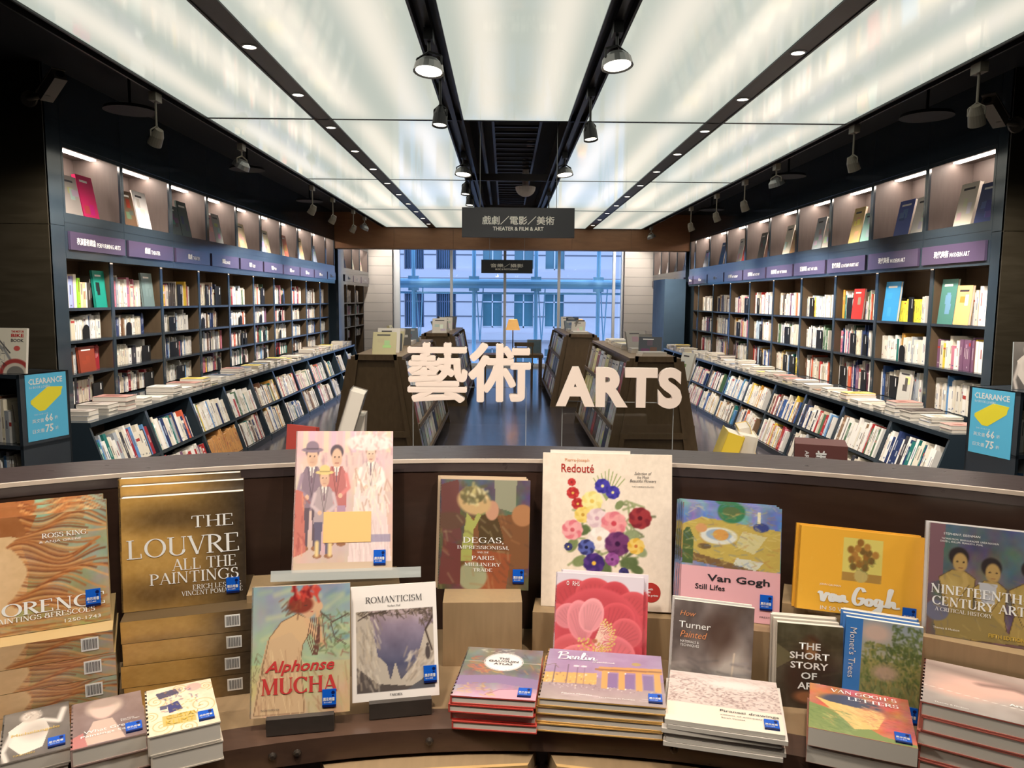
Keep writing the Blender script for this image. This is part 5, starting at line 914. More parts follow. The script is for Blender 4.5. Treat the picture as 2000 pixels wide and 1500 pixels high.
YB = {-1: [6.23, 7.19, 8.22, 9.22, 10.21, 11.21, 12.2, 13.19, 14.17, 15.21, 15.98], 1: [6.06, 7.05, 8.09, 9.11, 10.15, 11.21, 12.3, 13.36, 14.46, 15.55, 15.98]}
FAR = {-1: [16.85, 17.8, 18.75, 19.9], 1: [16.35, 17.2, 18.05, 18.95, 19.9]}
LOWB = {-1: [5.75, 6.66, 7.6, 8.52, 9.42, 10.35, 11.28, 12.2, 13.15, 14.1, 15.05, 15.98], 1: [5.62, 6.5, 7.42, 8.36, 9.32, 10.28, 11.22, 12.2, 13.15, 14.1, 15.05, 15.98]}
cache = {}
def sign_mesh(cj, en):
    if (cj, en) not in cache:
        cache[(cj, en)] = (heavy(text_mesh(cj, res=1), .018, 5), text_mesh(en, .01, res=1))
    return [m.copy() for m in cache[(cj, en)]]
def bay(s, y0, y1, k, sect, sign, posts=True):
    c = CFG[s]; X = c['X']; fr = .03
    g = lambda d: s * d                                  # outwards from the room
    far = '' if sect == 'main' else ' beyond the beam'
    nm = '%s bay of the %s wall%s' % (nth(k + 1), WALL[s], far)
    t = thing('bookcase', 'dark lacquered bookcase with lit niche, %s' % nm, 'bookcase', (s * X, (y0 + y1) / 2, 0), group=None)
    h = (y1 - y0) / 2; n0, n1 = c['niche']; D = c['back']
    b = MB().m('paint')     # facade frame: upper panel, niche frame, fascia with thin shadow gaps
    def pan(ya, yb, za, zb, d=.02): b.box(g(0), g(d), ya, yb, za, zb)
    pan(-h + .002, h - .002, n1 + .035, CEIL); pan(-h + .002, h - .002, n1, n1 + .031)
    pan(-h + .002, -h + fr, n0, n1); pan(h - fr, h - .002, n0, n1); pan(-h + .002, h - .002, n0 - .075, n0)
    pan(-h + .002, h - .002, c['op'], n0 - .08); b.box(g(.004), g(.02), -h, h, c['op'], n0 - .001); b.box(g(.004), g(.02), -h, h, n1 + .001, n1 + .04)
    b.m('soffit'); b.box(g(.02), g(c['rec'] + .0), -h, h, c['op'] + .012, c['op'] + .03)
    b.build('facade', t)
    b = MB().m('niche'); b.box(g(D - .02), g(D), -h, h, n0 - .02, n1 + .05); b.box(g(.02), g(D), -h, -h + .022, n0, n1); b.box(g(.02), g(D), h - .022, h, n0, n1); b.box(g(.02), g(D), -h, h, n0 - .02, n0); b.box(g(.02), g(D), -h, h, n1 + .05, n1 + .07); b.box(g(.02), g(D), -h, -h + .022, n1, n1 + .05); b.box(g(.02), g(D), h - .022, h, n1, n1 + .05); b.build('niche_box', t)
    MB().m('led').box(g(.20), g(.25), -h + .05, h - .05, n1 + .040, n1 + .048).build('light_strip', t)
    zb = c['tz'] + .0005 if sect == 'main' else 0
    b = MB().m('inside'); b.box(g(D - .02), g(D), -h, h, zb, c['op'] + .03)
    for yy in ((-h, -h + .026), (h - .026, h)): b.box(g(c['rec'] + .012), g(D), yy[0], yy[1], zb, c['op'] + .03)
    b.box(g(c['rec'] + .012), g(D), -h, h, c['op'] + .012, c['op'] + .03)
    b.m('paint'); b.box(g(c['rec']), g(c['rec'] + .012), -h, -h + .026, zb, c['op'] + .012); b.box(g(c['rec']), g(c['rec'] + .012), h - .026, h, zb, c['op'] + .012); b.build('carcass', t)
    for z in c['sh'][:-1]: MB().m('shelf').box(g(c['rec'] + .004), g(D - .02), -h + .016, h - .016, z - .024, z).build('shelf', t)
    MB().m('glow').box(g(.03), g(.045), -h + .03, h - .03, c['op'] + .004, c['op'] + .012).build('light_strip', t)
    p = MB().m('plaque').box(g(-.022), g(-.002), -h + .035, h - .035, *c['plq']).build('sign_plaque', t)
    if sign:
        cj, en = sign_mesh(*sign); W = 2 * h; zc = (c['plq'][0] + c['plq'][1]) / 2; H = .06
        wa, wb = min(.056 * len(sign[0]), .3 * W), min(.028 * len(sign[1]), .42 * W); tot = wa + wb + .02; off = -tot / 2
        for me, w_, hh in ((cj, wa, H), (en, wb, .038)):
            o = letter_obj(me, 'lettering', p, 'white', off + w_ / 2, 0, zc - (H - hh) / 2, hh, w_); off += w_ + .02
            o.rotation_euler = (0, 0, PI / 2 if s < 0 else -PI / 2); o.location = (g(-.0235), 0, 0)
    # spine-out books
    lows = c['sh']; tops = [c['op']] + [z - .024 for z in lows[:-1]]
    for lv, (z0, z1) in enumerate(zip(lows, tops)):
        r = random.Random(k * 31 + lv * 7 + (s + 1) * 101 + (0 if sect == 'main' else 999)); room = z1 - z0
        base_y = (y0 + .03) if s < 0 else (y1 - .03); L = y1 - y0 - .06; q = 0.0; i = 0; theme = [PAL[r.randrange(len(PAL))] for _ in range(9)] + [(236, 230, 222)] * 5 + [(222, 212, 194)] * 3
        fill = L * r.choice([.9, .95, .97, .78, .86]); uni = None
        hmax = min(room * .93, .30 if s < 0 else .33); hb = r.uniform(.68, .9)
        while q < fill:
            if uni is None and r.random() < .06: uni = [theme[r.randrange(len(theme))], r.randint(4, 9), r.uniform(.015, .026), r.uniform(.7, .88)]
            if uni: col, th, hf = uni[0], uni[2], uni[3]; uni[1] -= 1; uni = uni if uni[1] > 0 else None
            else: col, th, hf = theme[r.randrange(len(theme))], r.choice([.014, .02, .024, .03, .036, .042, .05, .06]) * r.uniform(.85, 1.1), min(1.0, max(.55, r.gauss(hb, .09)))
            if (s, k, lv, sect) == (-1, 0, 0, 'main'): col = [(236, 234, 232), (226, 232, 240), (200, 36, 36), (236, 226, 226), (170, 180, 226), (150, 140, 200), (236, 226, 210), (160, 224, 60), (236, 200, 176), (226, 196, 150), (240, 236, 230), (70, 60, 56), (60, 52, 50), (30, 150, 132), (30, 150, 132)][min(max(i - 3, 0), 14)]; th = max(th, .04)
            if (s, k, lv, sect) == (1, 1, 0, 'main') and .0 < q / L < .72: col = (70, 90, 180) if q / L < .1 else (236, 222, 84); hf = .62; th = .022
            if q + th > fill: break
            ht = hmax * hf if room < .45 else hmax * hf; dep = min(.2, ht * r.uniform(.7, .85))
            x_face = X + c['rec'] + r.uniform(.075, .095)
            if r.random() < .05: dep = .2; ht = min(hmax, ht * 1.08)
            # local frame: x along the shelf as read from the room, -y towards the aisle
            if s < 0: mx = Matrix(((0, -1, 0, -x_face), (1, 0, 0, base_y + q), (0, 0, 1, z0 + .0005), (0, 0, 0, 1)))
            else: mx = Matrix(((0, 1, 0, x_face), (-1, 0, 0, base_y - q), (0, 0, 1, z0 + .0005), (0, 0, 0, 1)))
            i += 1; band = (236, 232, 224) if sum(col) < 380 else r.choice([(60, 56, 60), (120, 40, 44), (50, 70, 120), (96, 90, 84)])
            yy = base_y + q if s < 0 else base_y - q
            size = ('thick' if th > .034 else 'slim' if th < .015 else 'mid-width'), ('tall' if hf > .85 else 'short' if hf < .68 else 'medium-height')
            lab = '%s %s book, %s along the %s shelf down, %s %sbay, %s wall' % (size[1], cname(col), nth(i), nth(lv + 1), nth(k + 1), 'far ' if far else '', WALL[s])
            hid = sect == 'main' and yy * X / x_face < YB[s][0] - .04
            BOOKS.append((0 if hid else vis_size((s * x_face, yy, z0 + ht / 2), th, ht), mx, th, dep, ht, col, band, lab, i * 97 + lv * 13 + k))
            q += th + .0012
        # black shelf markers and bookends that stand in front of the spines
        if sect == 'main' and k < 7:
            for m_ in range(r.choice([0, 1, 1, 2])):
                a = r.uniform(.08, .72) * L; yy = base_y + a if s < 0 else base_y - a; wd = r.choice([.09, .12, .17, .2]); kind = r.random() < .65
                e = thing('bookend' if not kind else 'book_divider', '%s, %s on the %s shelf down, %s bay, %s wall' % ('black arched bookend' if not kind else 'black divider card', ORD[m_ + 1], nth(lv + 1), nth(k + 1), WALL[s]), 'bookend' if not kind else 'divider', (s * (X + c['rec'] + .065), yy, z0 + .001), group='black bookends and dividers')
                hgt = min(.24, room * .62) if kind else min(.16, room * .5); sg = 1 if s < 0 else -1
                if kind: MB().m('black').box(-.003, .003, 0, sg * wd, 0, hgt).build('card', e); MB().m('white').box(-s * .0031, -s * .0036, sg * wd * .72, sg * wd * .8, hgt * .55, hgt * .92).build('label_strip', e)
                else:
                    P = [(0, 0), (.1, 0)] + [(.05 + .05 * math.cos(a_ * PI / 8), hgt - .05 + .05 * math.sin(a_ * PI / 8)) for a_ in range(9)]
                    MB().m('black').prism([(sg * p_[0], p_[1]) for p_ in P], 'x', -.002, .002).build('plate', e)
    return t
def display_book(x, y, z, ang, wd, ht, th, lean, col, label, group, art_cols=None, seed=0):
    """face-out book: faces the direction ang in the floor plane"""
    r = random.Random(seed); mx = Matrix.Translation((x, y, z)) @ Matrix.Rotation(ang, 4, 'Z') @ Matrix.Rotation(-lean, 4, 'X')
    t = thing('display_book', label, 'book', mx=mx, group=group); b = MB().m('print'); b.cur = lin(col)
    b.box(-wd / 2, wd / 2, th - .002, th, 0, ht); b.box(-wd / 2, -wd / 2 + .003, 0, th, 0, ht); b.box(-wd / 2, wd / 2, 0, .0025, 0, ht)
    ac = art_cols or [tuple(max(0, min(255, q + r.randint(-38, 38))) for q in col) for _ in range(3)]
    for q in range(r.randint(2, 4)):
        u0, v0 = r.uniform(-.4, .1) * wd, r.uniform(.1, .6) * ht; b.box(u0, u0 + r.uniform(.2, .4) * wd, -.0006 - q * .0001, 0, v0, v0 + r.uniform(.1, .3) * ht, col=lin(ac[q % len(ac)]))
    tc = lin((60, 56, 60) if sum(col) > 420 else (236, 232, 226)); b.box(-wd * .32, wd * r.uniform(.1, .32), -.0012, 0, ht * .84, ht * .89, col=tc); b.build('cover', t, attr=True)
    MB().m('paper').box(-wd / 2 + .003, wd / 2 - .003, .0025, th - .002, .003, ht - .003).build('page_block', t)
    return t
NB = {(-1, 0): [(150, 140, 134), (206, 30, 96)], (-1, 1): [(92, 66, 44), (238, 230, 226)], (-1, 2): [(50, 58, 56), (46, 64, 60)], (-1, 3): [(200, 150, 150), (150, 150, 146)], (-1, 4): [(214, 190, 150)], (-1, 5): [(190, 200, 220), (206, 190, 160)], (-1, 6): [(226, 206, 180), (190, 110, 90)], (-1, 7): [(180, 190, 210), (226, 200, 160)], (-1, 8): [(200, 210, 230)],
      (1, 0): [(52, 62, 110), (240, 228, 208)], (1, 1): [(244, 234, 222), (60, 80, 160)], (1, 2): [(150, 190, 180), (230, 200, 130)], (1, 3): [(226, 216, 206), (180, 186, 190)], (1, 4): [(190, 140, 90), (236, 226, 206)], (1, 5): [(206, 140, 110), (90, 84, 76)], (1, 6): [(206, 70, 66), (226, 220, 210)], (1, 7): [(150, 150, 140), (60, 110, 170)], (1, 8): [(230, 220, 200), (200, 200, 206)], (1, 9): [(170, 190, 200)]}
for s in (-1, 1):
    c = CFG[s]; X = c['X']
    post = MB().m('paint'); ya = 6.04 if s < 0 else 5.94
    for z0, z1 in ((0, 2.30), (2.304, CEIL)): post.box(s * (X - .0), s * (X + .14), ya, YB[s][0] - .002, z0, z1)
    t = thing('bookcase_post', 'dark blue-grey end post of the %s wall bookcases' % WALL[s], 'post', (0, 0, 0)); post.build('post', t)
    pb = MB().m('paint').box(s * X, s * (X + .44), 16.3, FAR[s][0] - .002, 0, CEIL); t = thing('bookcase_post', 'wide dark filler panel beyond the beam on the %s wall' % WALL[s], 'post', (0, 0, 0)); pb.build('panel', t)
    for sect, ys in (('main', YB[s]), ('far', FAR[s])):
        for k in range(len(ys) - 1):
            sg = SIGNS[s][k] if sect == 'main' and k < 10 else (('音樂', 'MUSIC') if s < 0 else ('攝影', 'PHOTOGRAPHY'))
            bay(s, ys[k], ys[k + 1], k, sect, sg)
            r = random.Random(k + 50 * s + (7 if sect == 'far' else 0)); w_ = ys[k + 1] - ys[k]
            if w_ < .6: continue
            cols_ = NB.get((s, k)) if sect == 'main' else [PAL[r.randrange(7)], PAL[r.randrange(len(PAL))]][:r.choice([1, 2])]
            for j, cc in enumerate(cols_ or []):
                f_ = (.24, .56)[j] if s < 0 else (.18, .52)[j]
                if len(cols_) == 1: f_ = .4
                wd = r.uniform(.24, .29); ht = r.uniform(.34, .41) * (1 if j else .92)
                x = s * (X + .06 + .02 * j); y = ys[k] + f_ * w_ + .04
                display_book(x, y, c['niche'][0] + .001, PI / 2 * (1 if s < 0 else -1), wd, ht, r.uniform(.015, .035), .17, cc, '%s book facing out, %s in the lit niche, %s %sbay, %s wall' % (cname(cc), ('nearer', 'further')[j] if len(cols_) > 1 else 'alone', nth(k + 1), '' if sect == 'main' else 'far ', WALL[s]), 'niche display books', seed=k * 3 + j + (500 if s > 0 else 0))
# a few large face-out books that stand among the spines
for s, y, z, wd, ht, col, ac, lab in ((1, 7.86, 1.5625, .30, .40, (60, 150, 206), [(64, 156, 212), (72, 160, 214)], 'big plain sky-blue book facing out on the top shelf beside yellow spines, right wall'), (1, 6.86, 1.5625, .24, .40, (80, 130, 120), [(110, 150, 180)], 'tall teal book facing out on the top shelf of the modern art end bay'), (1, 6.62, 1.5625, .22, .34, (230, 180, 120), [(230, 140, 60), (236, 220, 200)], 'orange and cream book facing out on the top shelf of the modern art end bay'), (1, 8.6, 1.5625, .26, .34, (190, 50, 42), [(200, 60, 44), (150, 130, 110)], 'red book facing out on the top shelf of the contemporary art bay'), (-1, 7.06, 1.6505, .2, .33, (24, 140, 124), [(20, 30, 30)], 'teal book facing out at the far end of the top shelf, performing arts bay'), (-1, 8.0, 1.6505, .24, .34, (110, 130, 130), [(120, 140, 140)], 'grey-green book facing out at the far end of the top shelf, second bay'), (-1, 6.78, 1.0905, .26, .22, (140, 58, 34), [(150, 62, 36)], 'rust-brown book facing out on the third shelf of the performing arts bay'), (1, 7.5, .781, .24, .31, (206, 200, 190), [(90, 84, 80), (230, 226, 150)], 'pale book with dark picture facing out on the lowest shelf, second right bay')):
    c = CFG[s]; display_book(s * (c['X'] + c['rec'] + .035), y, z, PI / 2 * (-s), wd, ht, .022, .08, col, lab, 'face-out books among the spines', art_cols=ac, seed=int(y * 10))
# sloping base units with a ledge on top
def base_unit(s, y0, y1, k):
    c = CFG[s]; X = c['X'] + c['back'] if k else c['X'] - .005; tx, bx, tz = c['tx'], c['bx'], c['tz']
    t = thing('sloping_book_unit', 'low sloping shelf unit with a ledge top, %s along the %s wall' % (nth(k + 1), WALL[s]), 'book unit', (0, (y0 + y1) / 2, 0)); h = (y1 - y0) / 2
    MB().m('paint').box(s * X, s * (tx - .012), -h + .001, h - .001, tz - .035, tz).build('ledge_top', t)
    at = lambda z: tx + (bx - tx) * (1 - z / (tz - .035))      # front line
    d = MB().m('inside').box(s * (X - .015), s * X, -h + .001, h - .001, 0, tz - .035); d.build('back_panel', t)
    for yy in (-h, h - .022):
        p = MB().m('paint'); p.prism([(s * (X - .01), 0), (s * (X - .01), tz - .035), (s * at(tz - .035), tz - .035), (s * at(0), 0)], 'y', yy, yy + .022); p.build('divider', t)
    zz = [.07, .40]
    for z in zz: MB().m('shelf').prism([(s * at(z), z), (s * (at(z) + .3), z - .1), (s * (at(z) + .3), z - .122), (s * at(z - .022), z - .022)], 'y', -h + .022, h - .022).build('shelf', t)
    MB().m('paint').box(s * at(.02), s * (at(.02) + .015), -h + .022, h - .022, 0, .07).build('kick_board', t)
    tilt = math.atan2(tx - bx, tz)      # books lean back with the front
    for lv, z in enumerate(zz[::-1]):
        r = random.Random(k * 17 + lv + (300 if s > 0 else 0)); base_y = y0 + .03 if s < 0 else y1 - .03; L = 2 * h - .06; q = 0.0; i = 0; theme = [PAL[r.randrange(len(PAL))] for _ in range(9)] + [(236, 230, 222)] * 5 + [(222, 212, 194)] * 4; hb = r.uniform(.7, .88); fill = L * r.choice([.9, .97, .8])
        if s < 0 and k >= 8: fill = L * .5
        while q < fill:
            th = r.choice([.016, .022, .028, .034, .042, .055]) * r.uniform(.85, 1.1); col = theme[r.randrange(len(theme))]
            if s < 0 and k == 2 and lv == 1: col = r.choice([(196, 140, 80), (206, 150, 90)]); th = .02
            if q + th > fill: break
            ht = .315 * min(1, max(.6, r.gauss(hb, .08))); dep = ht * .72; x_face = at(z) + .012
            yy = base_y + q if s < 0 else base_y - q
            R_ = Matrix.Rotation(-tilt, 4, 'X')
            if s < 0: m0 = Matrix(((0, -1, 0, -x_face), (1, 0, 0, yy), (0, 0, 1, z + .002), (0, 0, 0, 1)))
            else: m0 = Matrix(((0, 1, 0, x_face), (-1, 0, 0, yy), (0, 0, 1, z + .002), (0, 0, 0, 1)))
            i += 1; band = (236, 232, 224) if sum(col) < 380 else r.choice([(60, 56, 60), (120, 40, 44), (50, 70, 120), (96, 90, 84)])
            lab = '%s book, %s along the %s shelf, %s sloping unit, %s wall' % (cname(col), nth(i), ('upper', 'lower')[lv], nth(k + 1), WALL[s])
            BOOKS.append((vis_size((s * x_face, yy, z + ht / 2), th, ht) * .9, m0 @ R_, th, min(dep, .26), ht, col, band, lab, i * 89 + lv * 11 + k))
            q += th + .0012
    # piles on the ledge
    r = random.Random(k * 5 + (70 if s > 0 else 3)); depth = c['X'] + c['rec'] - tx; n = r.choice([3, 4, 4]) if not (s < 0 and k == 0) else 3
    for j in range(n):
        wd, dp = r.uniform(.15, .2), r.uniform(.22, .3); yy = -h + (j + .5) * (2 * h / n); xx = tx + .035 + dp / 2; nb = r.choice([1, 2, 2, 3, 3, 4]) if depth > .3 else 1; z = tz + .0005
        for m_ in range(nb):
            th = r.uniform(.014, .04); col = r.choice([(236, 228, 214), (226, 216, 196), (214, 204, 190), (236, 232, 226), (200, 190, 180), (150, 120, 100), (200, 150, 140), (120, 130, 150), (236, 214, 120), (90, 80, 76)])
            PILED.append(((s * xx, (y0 + y1) / 2 + yy, z), th, dp * r.uniform(.9, 1), wd * r.uniform(.92, 1), r.uniform(-.06, .06), col, '%s book, %s up in the %s pile, %s sloping unit, %s wall' % (cname(col), nth(m_ + 1), nth(j + 1), nth(k + 1), WALL[s]), s))
            z += th + .0006
for s in (-1, 1):
    for k in range(len(LOWB[s]) - 1): base_unit(s, LOWB[s][k], LOWB[s][k + 1], k)
for loc, th, dp, wd, rz, col, lab, s in PILED:
    o = MB().m('print'); cc = lin(col)
    o.box(-dp / 2, dp / 2, -wd / 2, wd / 2, 0, .0012, col=cc); o.box(-dp / 2, dp / 2, -wd / 2, wd / 2, th - .0012, th, col=cc); o.box(dp / 2 * s - .0015 * s, dp / 2 * s, -wd / 2, wd / 2, 0, th, col=cc)
    o.box(-dp / 2 + .002, dp / 2 - .002, -wd / 2 + .002, wd / 2 - .002, .0012, th - .0012, col=lin((230, 220, 206))); r = random.Random(int(loc[1] * 1000) + int(th * 1e5)); o.box(-dp * .3, dp * r.uniform(0, .3), -wd * .3, wd * r.uniform(0, .35), th, th + .0004, col=lin(tuple(max(0, q - 50) for q in col)))
    o = o.build('piled_book', attr=True); o.location = loc; o.rotation_euler = (0, 0, rz); tag(o, lab, 'book', 'books piled on the ledges')

# ------------------------------------------------------------------ display units in the aisle
def aisle_unit(cx, y0, y1, label, side_lab, seed):
    H = 1.2; t = thing('display_unit', label, 'display unit', (cx, y0, 0)); L = y1 - y0; bw, tw = .5, .235
    P = [(-bw, 0), (bw, 0), (bw - .02, .12), (tw + .05, H - .05), (-tw - .05, H - .05), (-bw + .02, .12)]
    for n_, ya, yb in (('end_panel', 0, .035), ('end_panel', L - .035, L)): MB().m('unit').prism(P, 'y', ya, yb).build(n_, t)
    fr = MB().m('unit'); wl = lambda z: .40 - (.40 - .205) * z / H; th = .05; yy = (-.03, 0)
    for s in (-1, 1): fr.prism([(s * wl(.12), .12), (s * (wl(.12) - th), .12), (s * (wl(H) - th * .7), H), (s * wl(H), H)], 'y', *yy)
    fr.box(-wl(H), wl(H), -.03, 0, H - .055, H); fr.box(-wl(.4), wl(.4), -.032, 0, .37, .43); fr.box(-wl(.1), wl(.1), -.03, 0, .1, .17); fr.build('panel_frame', t)
    MB().m('unit').box(-tw - .02, tw + .02, .0, L, H - .05, H - .02).build('top_board', t)
    core = MB().m('unit').prism([(-bw + .22, 0), (bw - .22, 0), (tw - .06, H - .05), (-tw + .06, H - .05)], 'y', .035, L - .035); core.build('core', t)
    for s in (-1, 1):
        for z in (.14, .47, .80):
            w_ = bw - .02 - (bw - .02 - tw - .05) * (z - .12) / (H - .17); sh = MB().m('unit'); sh.box(s * (w_ - .14), s * (w_ + .01), .035, L - .035, z - .02, z); sh.box(s * w_, s * (w_ + .01), .035, L - .035, z, z + .03); sh.build('ledge', t)
    r = random.Random(seed); s = 1 if cx < 0 else -1
    for lv, z in enumerate((.14, .47, .80, .80, .47)):
        w_ = bw - .02 - (bw - .02 - tw - .05) * (z - .12) / (H - .17); y = y0 + .14; i = 0
        if lv >= 3: s = -1 if cx < 0 else 1
        while y < y1 - .16:
            wd = r.uniform(.19, .27); ht = r.uniform(.27, .34); i += 1; col = r.choice([(226, 218, 206), (200, 196, 190), (96, 84, 80), (60, 70, 96), (170, 150, 120), (150, 70, 66), (206, 210, 216), (120, 130, 140), (236, 226, 150)])
            display_book(cx + s * (w_ - .03), y + wd / 2, z + .001, PI / 2 * s, wd, ht, r.uniform(.012, .03), .2, col, '%s book facing the %s, %s along the %s ledge, %s' % (cname(col), 'aisle' if lv < 3 else 'wall', nth(i), ('bottom', 'middle', 'top', 'top', 'middle')[lv], side_lab), 'face-out books on the aisle units', seed=i + lv * 20 + seed); y += wd + r.uniform(.01, .05)
    y = y0 + .12; i = 0; s = 1 if cx < 0 else -1
    while y < y1 - .3:      # what stands and lies on top
        i += 1; col = r.choice([(222, 214, 202), (150, 146, 140), (60, 64, 72), (206, 196, 150), (110, 120, 130)]); q = r.random()
        if q < .5: display_book(cx + r.uniform(-.04, .04), y + .1, H - .019, r.choice([0, .25, -.25, PI / 2 * s]), .24, r.uniform(.16, .28), .03, .4, col, '%s book propped up, %s along the top of the %s' % (cname(col), nth(i), side_lab), 'books on top of the aisle units', seed=i * 3 + seed)
        else:
            o = MB().m('print'); o.box(-.13, .13, -.1, .1, 0, .03, col=lin((228, 218, 204)), top=lin(col)).box(-.12, .13, -.1, .1, .0305, .05, col=lin((220, 212, 200)), top=lin(col)); o = o.build('magazine_pile', attr=True); o.location = (cx, y + .1, H - .019); o.rotation_euler = (0, 0, r.uniform(-.2, .2)); tag(o, 'flat pair of %s-covered magazines, %s along the top of the %s' % (cname(col), nth(i), side_lab), 'magazines', 'magazines on top of the aisle units')
        y += r.uniform(.24, .34)
    for j in range(2):
        g = thing('category_card', 'small grey category card standing on the %s, %s from the end panel' % (side_lab, ('first', 'second')[j]), 'card', (cx - .06 * s + .1 * j, y0 + .9 + j * .9, H - .019), .5, 'grey category cards'); MB().m('grey').box(-.09, .09, 0, .004, 0, .2).build('card', g); MB().m('white').box(-.05, .05, -.001, 0, .1, .13).build('card_text', g)
aisle_unit(-1.27, 7.6, 10.9, 'dark walnut sloping display unit nearest the counter on the left of the aisle', 'nearer left aisle unit', 11)
aisle_unit(1.5, 7.6, 10.9, 'dark walnut sloping display unit nearest the counter on the right of the aisle', 'nearer right aisle unit', 23)
aisle_unit(-1.1, 12.5, 15.6, 'dark walnut sloping display unit further down on the left of the aisle', 'further left aisle unit', 37)
aisle_unit(1.25, 12.5, 15.6, 'dark walnut sloping display unit further down on the right of the aisle', 'further right aisle unit', 41)
display_book(1.93, 8.3, .9, -1.35, .3, .3, .025, .25, (236, 232, 222), 'white-bordered book with green picture jutting out on the wall side, nearer right aisle unit', 'face-out books on the aisle units', art_cols=[(120, 150, 90), (150, 170, 190)], seed=4)
# far reading table with lamp, picture, chairs
t = thing('reading_table', 'brown table before the window at the end of the aisle', 'table', (.05, 16.05, 0)); MB().m('unit').box(-.6, .75, -.3, .3, .56, .62).build('table_top', t)
for x in (-.55, .70):
    for y in (-.26, .26): MB().m('unit').box(x - .025, x + .025, y - .025, y + .025, 0, .56).build('leg', t)
def lamp(x, y, z, H, label):
    t = thing('table_lamp', label, 'lamp', (x, y, z)); MB().m('black').tube((0, 0, 0), (0, 0, .02), .08, n=18).build('base', t); MB().m('black').tube((0, 0, .02), (0, 0, H - .2), .012, n=10).build('stem', t)
    MB().m('lampshade').tube((0, 0, H - .22), (0, 0, H), .15, .09, n=24, cap=False).build('lamp_shade', t)
    l = bpy.data.lights.new('bulb', 'POINT'); l.energy = 6; l.color = (1, .7, .4); l.shadow_soft_size = .04; o = bpy.data.objects.new('bulb', l); C.objects.link(o); o.parent = t; o.location = (0, 0, H - .1)
lamp(.17, 16.05, .62, .72, 'lit amber-shaded lamp on a slim black stem on the window table'); lamp(1.75, 18.2, .75, .55, 'lit amber-shaded lamp half hidden behind the further right display unit')
t = thing('side_table', 'low dark table carrying the half-hidden lamp', 'table', (1.75, 18.2, 0)); MB().m('unit').box(-.5, .5, -.3, .3, .7, .75).build('table_top', t)
for x in (-.45, .45): MB().m('unit').box(x - .03, x + .03, -.25, .25, 0, .7).build('leg', t)
t = thing('picture_frame', 'small grey-blue framed picture propped on the window table', 'picture', (.62, 16.07, .62), 0); MB().m('grey').box(-.15, .15, 0, .02, 0, .3).build('frame', t); M['bluepic'] = mat('misty_blue_print', (96, 124, 140), .4, noise=.4, nscale=8); MB().m('bluepic').box(-.13, .13, -.002, 0, .02, .28).build('print', t)
def chair(x, y, rz, label):
    t = thing('wooden_chair', label, 'chair', (x, y, 0), rz, 'dark chairs by the window'); MB().m('unit').box(-.2, .2, -.2, .2, .43, .46).build('seat', t); MB().m('unit').box(-.2, .2, .17, .2, .8, .88).build('backrest', t)
    for a in (-.18, .16):
        for b_ in (-.18, .17): MB().m('unit').box(a, a + .025, b_, b_ + .025, 0, .43 if b_ < 0 else .88).build('leg', t)
chair(-.25, 15.5, 0.2, 'dark wooden chair tucked at the aisle side of the window table'); chair(.38, 15.5, -.1, 'dark wooden chair below the small framed picture')
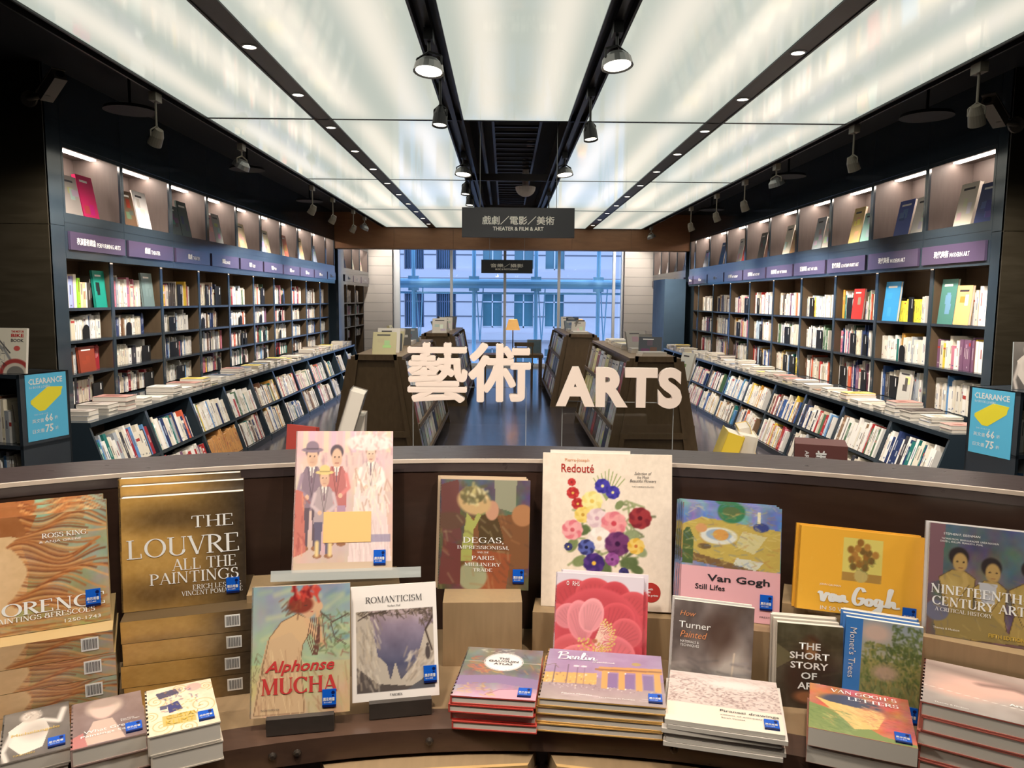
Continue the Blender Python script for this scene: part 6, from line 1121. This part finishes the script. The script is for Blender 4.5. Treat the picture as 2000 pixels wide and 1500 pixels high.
# clearance stands at either end
def clearance(s, x, y, yaw, label, wl, zt):
    mx = Matrix.Translation((x, y, 0)) @ Matrix.Rotation(yaw, 4, 'Z'); t = thing('clearance_shelf', label, 'shelf unit', mx=mx); W, D = 1.5, .36
    a, b_ = (-W, 0) if s < 0 else (0, W)
    MB().m('shelf').box(a, a + .025, 0, D, 0, zt).build('side_panel', t); MB().m('shelf').box(b_ - .025, b_, 0, D, 0, zt).build('side_panel', t); MB().m('shelf').box(a, b_, D - .015, D, 0, zt).build('back_panel', t)
    for z in (.08, .48, .82, zt): MB().m('shelf').box(a, b_, 0, D, z - .025, z).build('shelf', t)
    r = random.Random(5 + s); i = 0
    for lv, z in enumerate((.82, .48)):
        q_ = 0.05
        while q_ < .8:
            th = r.uniform(.016, .035); col = r.choice(PAL); ht = r.uniform(.2, .29); tl = r.choice([0, 0, 0, .12]); xx = (b_ - .05 - q_ - th) if s < 0 else a + .05 + q_; i += 1
            m2 = mx @ Matrix.Translation((xx, .06, z + .001)) @ Matrix.Rotation(-tl if s < 0 else tl, 4, 'Y'); o = MB().m('print'); spine_book(o, Matrix.Identity(4), th, .17, ht, col, (226, 222, 214) if sum(col) < 380 else (70, 64, 66), i); o = o.build('clearance_book', attr=True); o.matrix_world = m2; tag(o, '%s book, %s inwards on the %s shelf, %s clearance unit' % (cname(col), nth(i if lv == 0 else i - n1_), ('upper', 'lower')[lv], wl), 'book', 'books in the clearance units'); q_ += th + .004 + (ht * math.tan(tl))
        n1_ = i
    # poster on the aisle side
    po = thing('clearance_poster', 'sky-blue clearance poster with a yellow slab on the %s shelf end' % wl, 'poster', mx=mx @ Matrix.Translation((0, 0, zt - .42 - .005)) @ Matrix.Rotation(PI / 2 if s < 0 else -PI / 2, 4, 'Z') @ Matrix.Translation((.035 if s < 0 else -.335, -.004, 0)))
    MB().m('poster').box(0, .3, 0, .003, 0, .42).build('sheet', po)
    yb = MB().m('yellow'); yb.prism([(.03, .235), (.06, .22), (.2, .255), (.265, .31), (.27, .325), (.16, .335), (.03, .255)], 'y', -.001, 0); yb.prism([(.035, .23), (.09, .185), (.13, .185), (.255, .275), (.262, .31), (.2, .255), (.06, .22)], 'y', -.0008, 0); yb.build('printed_slab', po)
    for s_, u, z, h, w_ in (('CLEARANCE', .145, .375, .038, .25), ('for BOOK LOVERS', .1, .338, .016, .15), ('英文書', .075, .125, .025, .085), ('66', .155, .135, .05, .06), ('折', .21, .13, .022, .024), ('日文書', .075, .06, .025, .085), ('75', .155, .068, .05, .06), ('折', .21, .062, .022, .024), ('2021.10.15-11.15', .1, .165, .009, .1)):
        letter_obj(text_mesh(s_, .02 if s_ in ('CLEARANCE', '66', '75') else 0, res=1), 'lettering', po, 'white', u, -.0014, z, h, w_)
    return mx
clearance(-1, -2.98, 4.72, -.30, 'low dark shelf unit with clearance books by the dark wall end, motorbike book on top', 'left', 1.265)
clearance(1, 3.15, 4.62, .30, 'low dark shelf unit with clearance books, grey book standing on top', 'right', 1.21)
pm = [-3.28, 4.84, 1.266, -.12, .12, .26, .285, 0]; t = art_book('art_book', 'cream motorbike book standing on the clearance unit at the dark wall end', book_mx(pm), .29, .285, .02, (226, 216, 196), 'bike', False); pm[5] = .29
for s_, v, h, c_ in (('THE MOTOR', .08, .05, 'redtext'), ('BIKE', .165, .075, 'redtext'), ('BOOK', .275, .075, 'greytext')): T(t, pm, s_, .79, v, h, .3, c_, bold=.03)
art_book('art_book', 'pale grey book standing on the unit with the clearance poster beside the modern art bay', book_mx([3.215, 4.80, 1.211, -.3, .12, .22, .30, 0]), .22, .30, .02, (190, 196, 190), 'marble', False)
# spine-out books: the 290 that show largest one by one, the rest as one mass
BOOKS.sort(key=lambda q: -q[0])
for i, q in enumerate(BOOKS[:290]):
    o = MB().m('print'); spine_book(o, Matrix.Identity(4), q[2], q[3], q[4], q[5], q[6], q[8]); o = o.build('book', attr=True); o.matrix_world = q[1]; tag(o, q[7], 'book', 'spine-out books on the wall shelves')
mb = MB().m('print')
for q in BOOKS[290:]: spine_book(mb, q[1], *q[2:7], q[8])
stuff(mb.build('shelf_books', attr=True, fix=False), 'rows of small spine-out books filling the farther wall shelves', 'books')
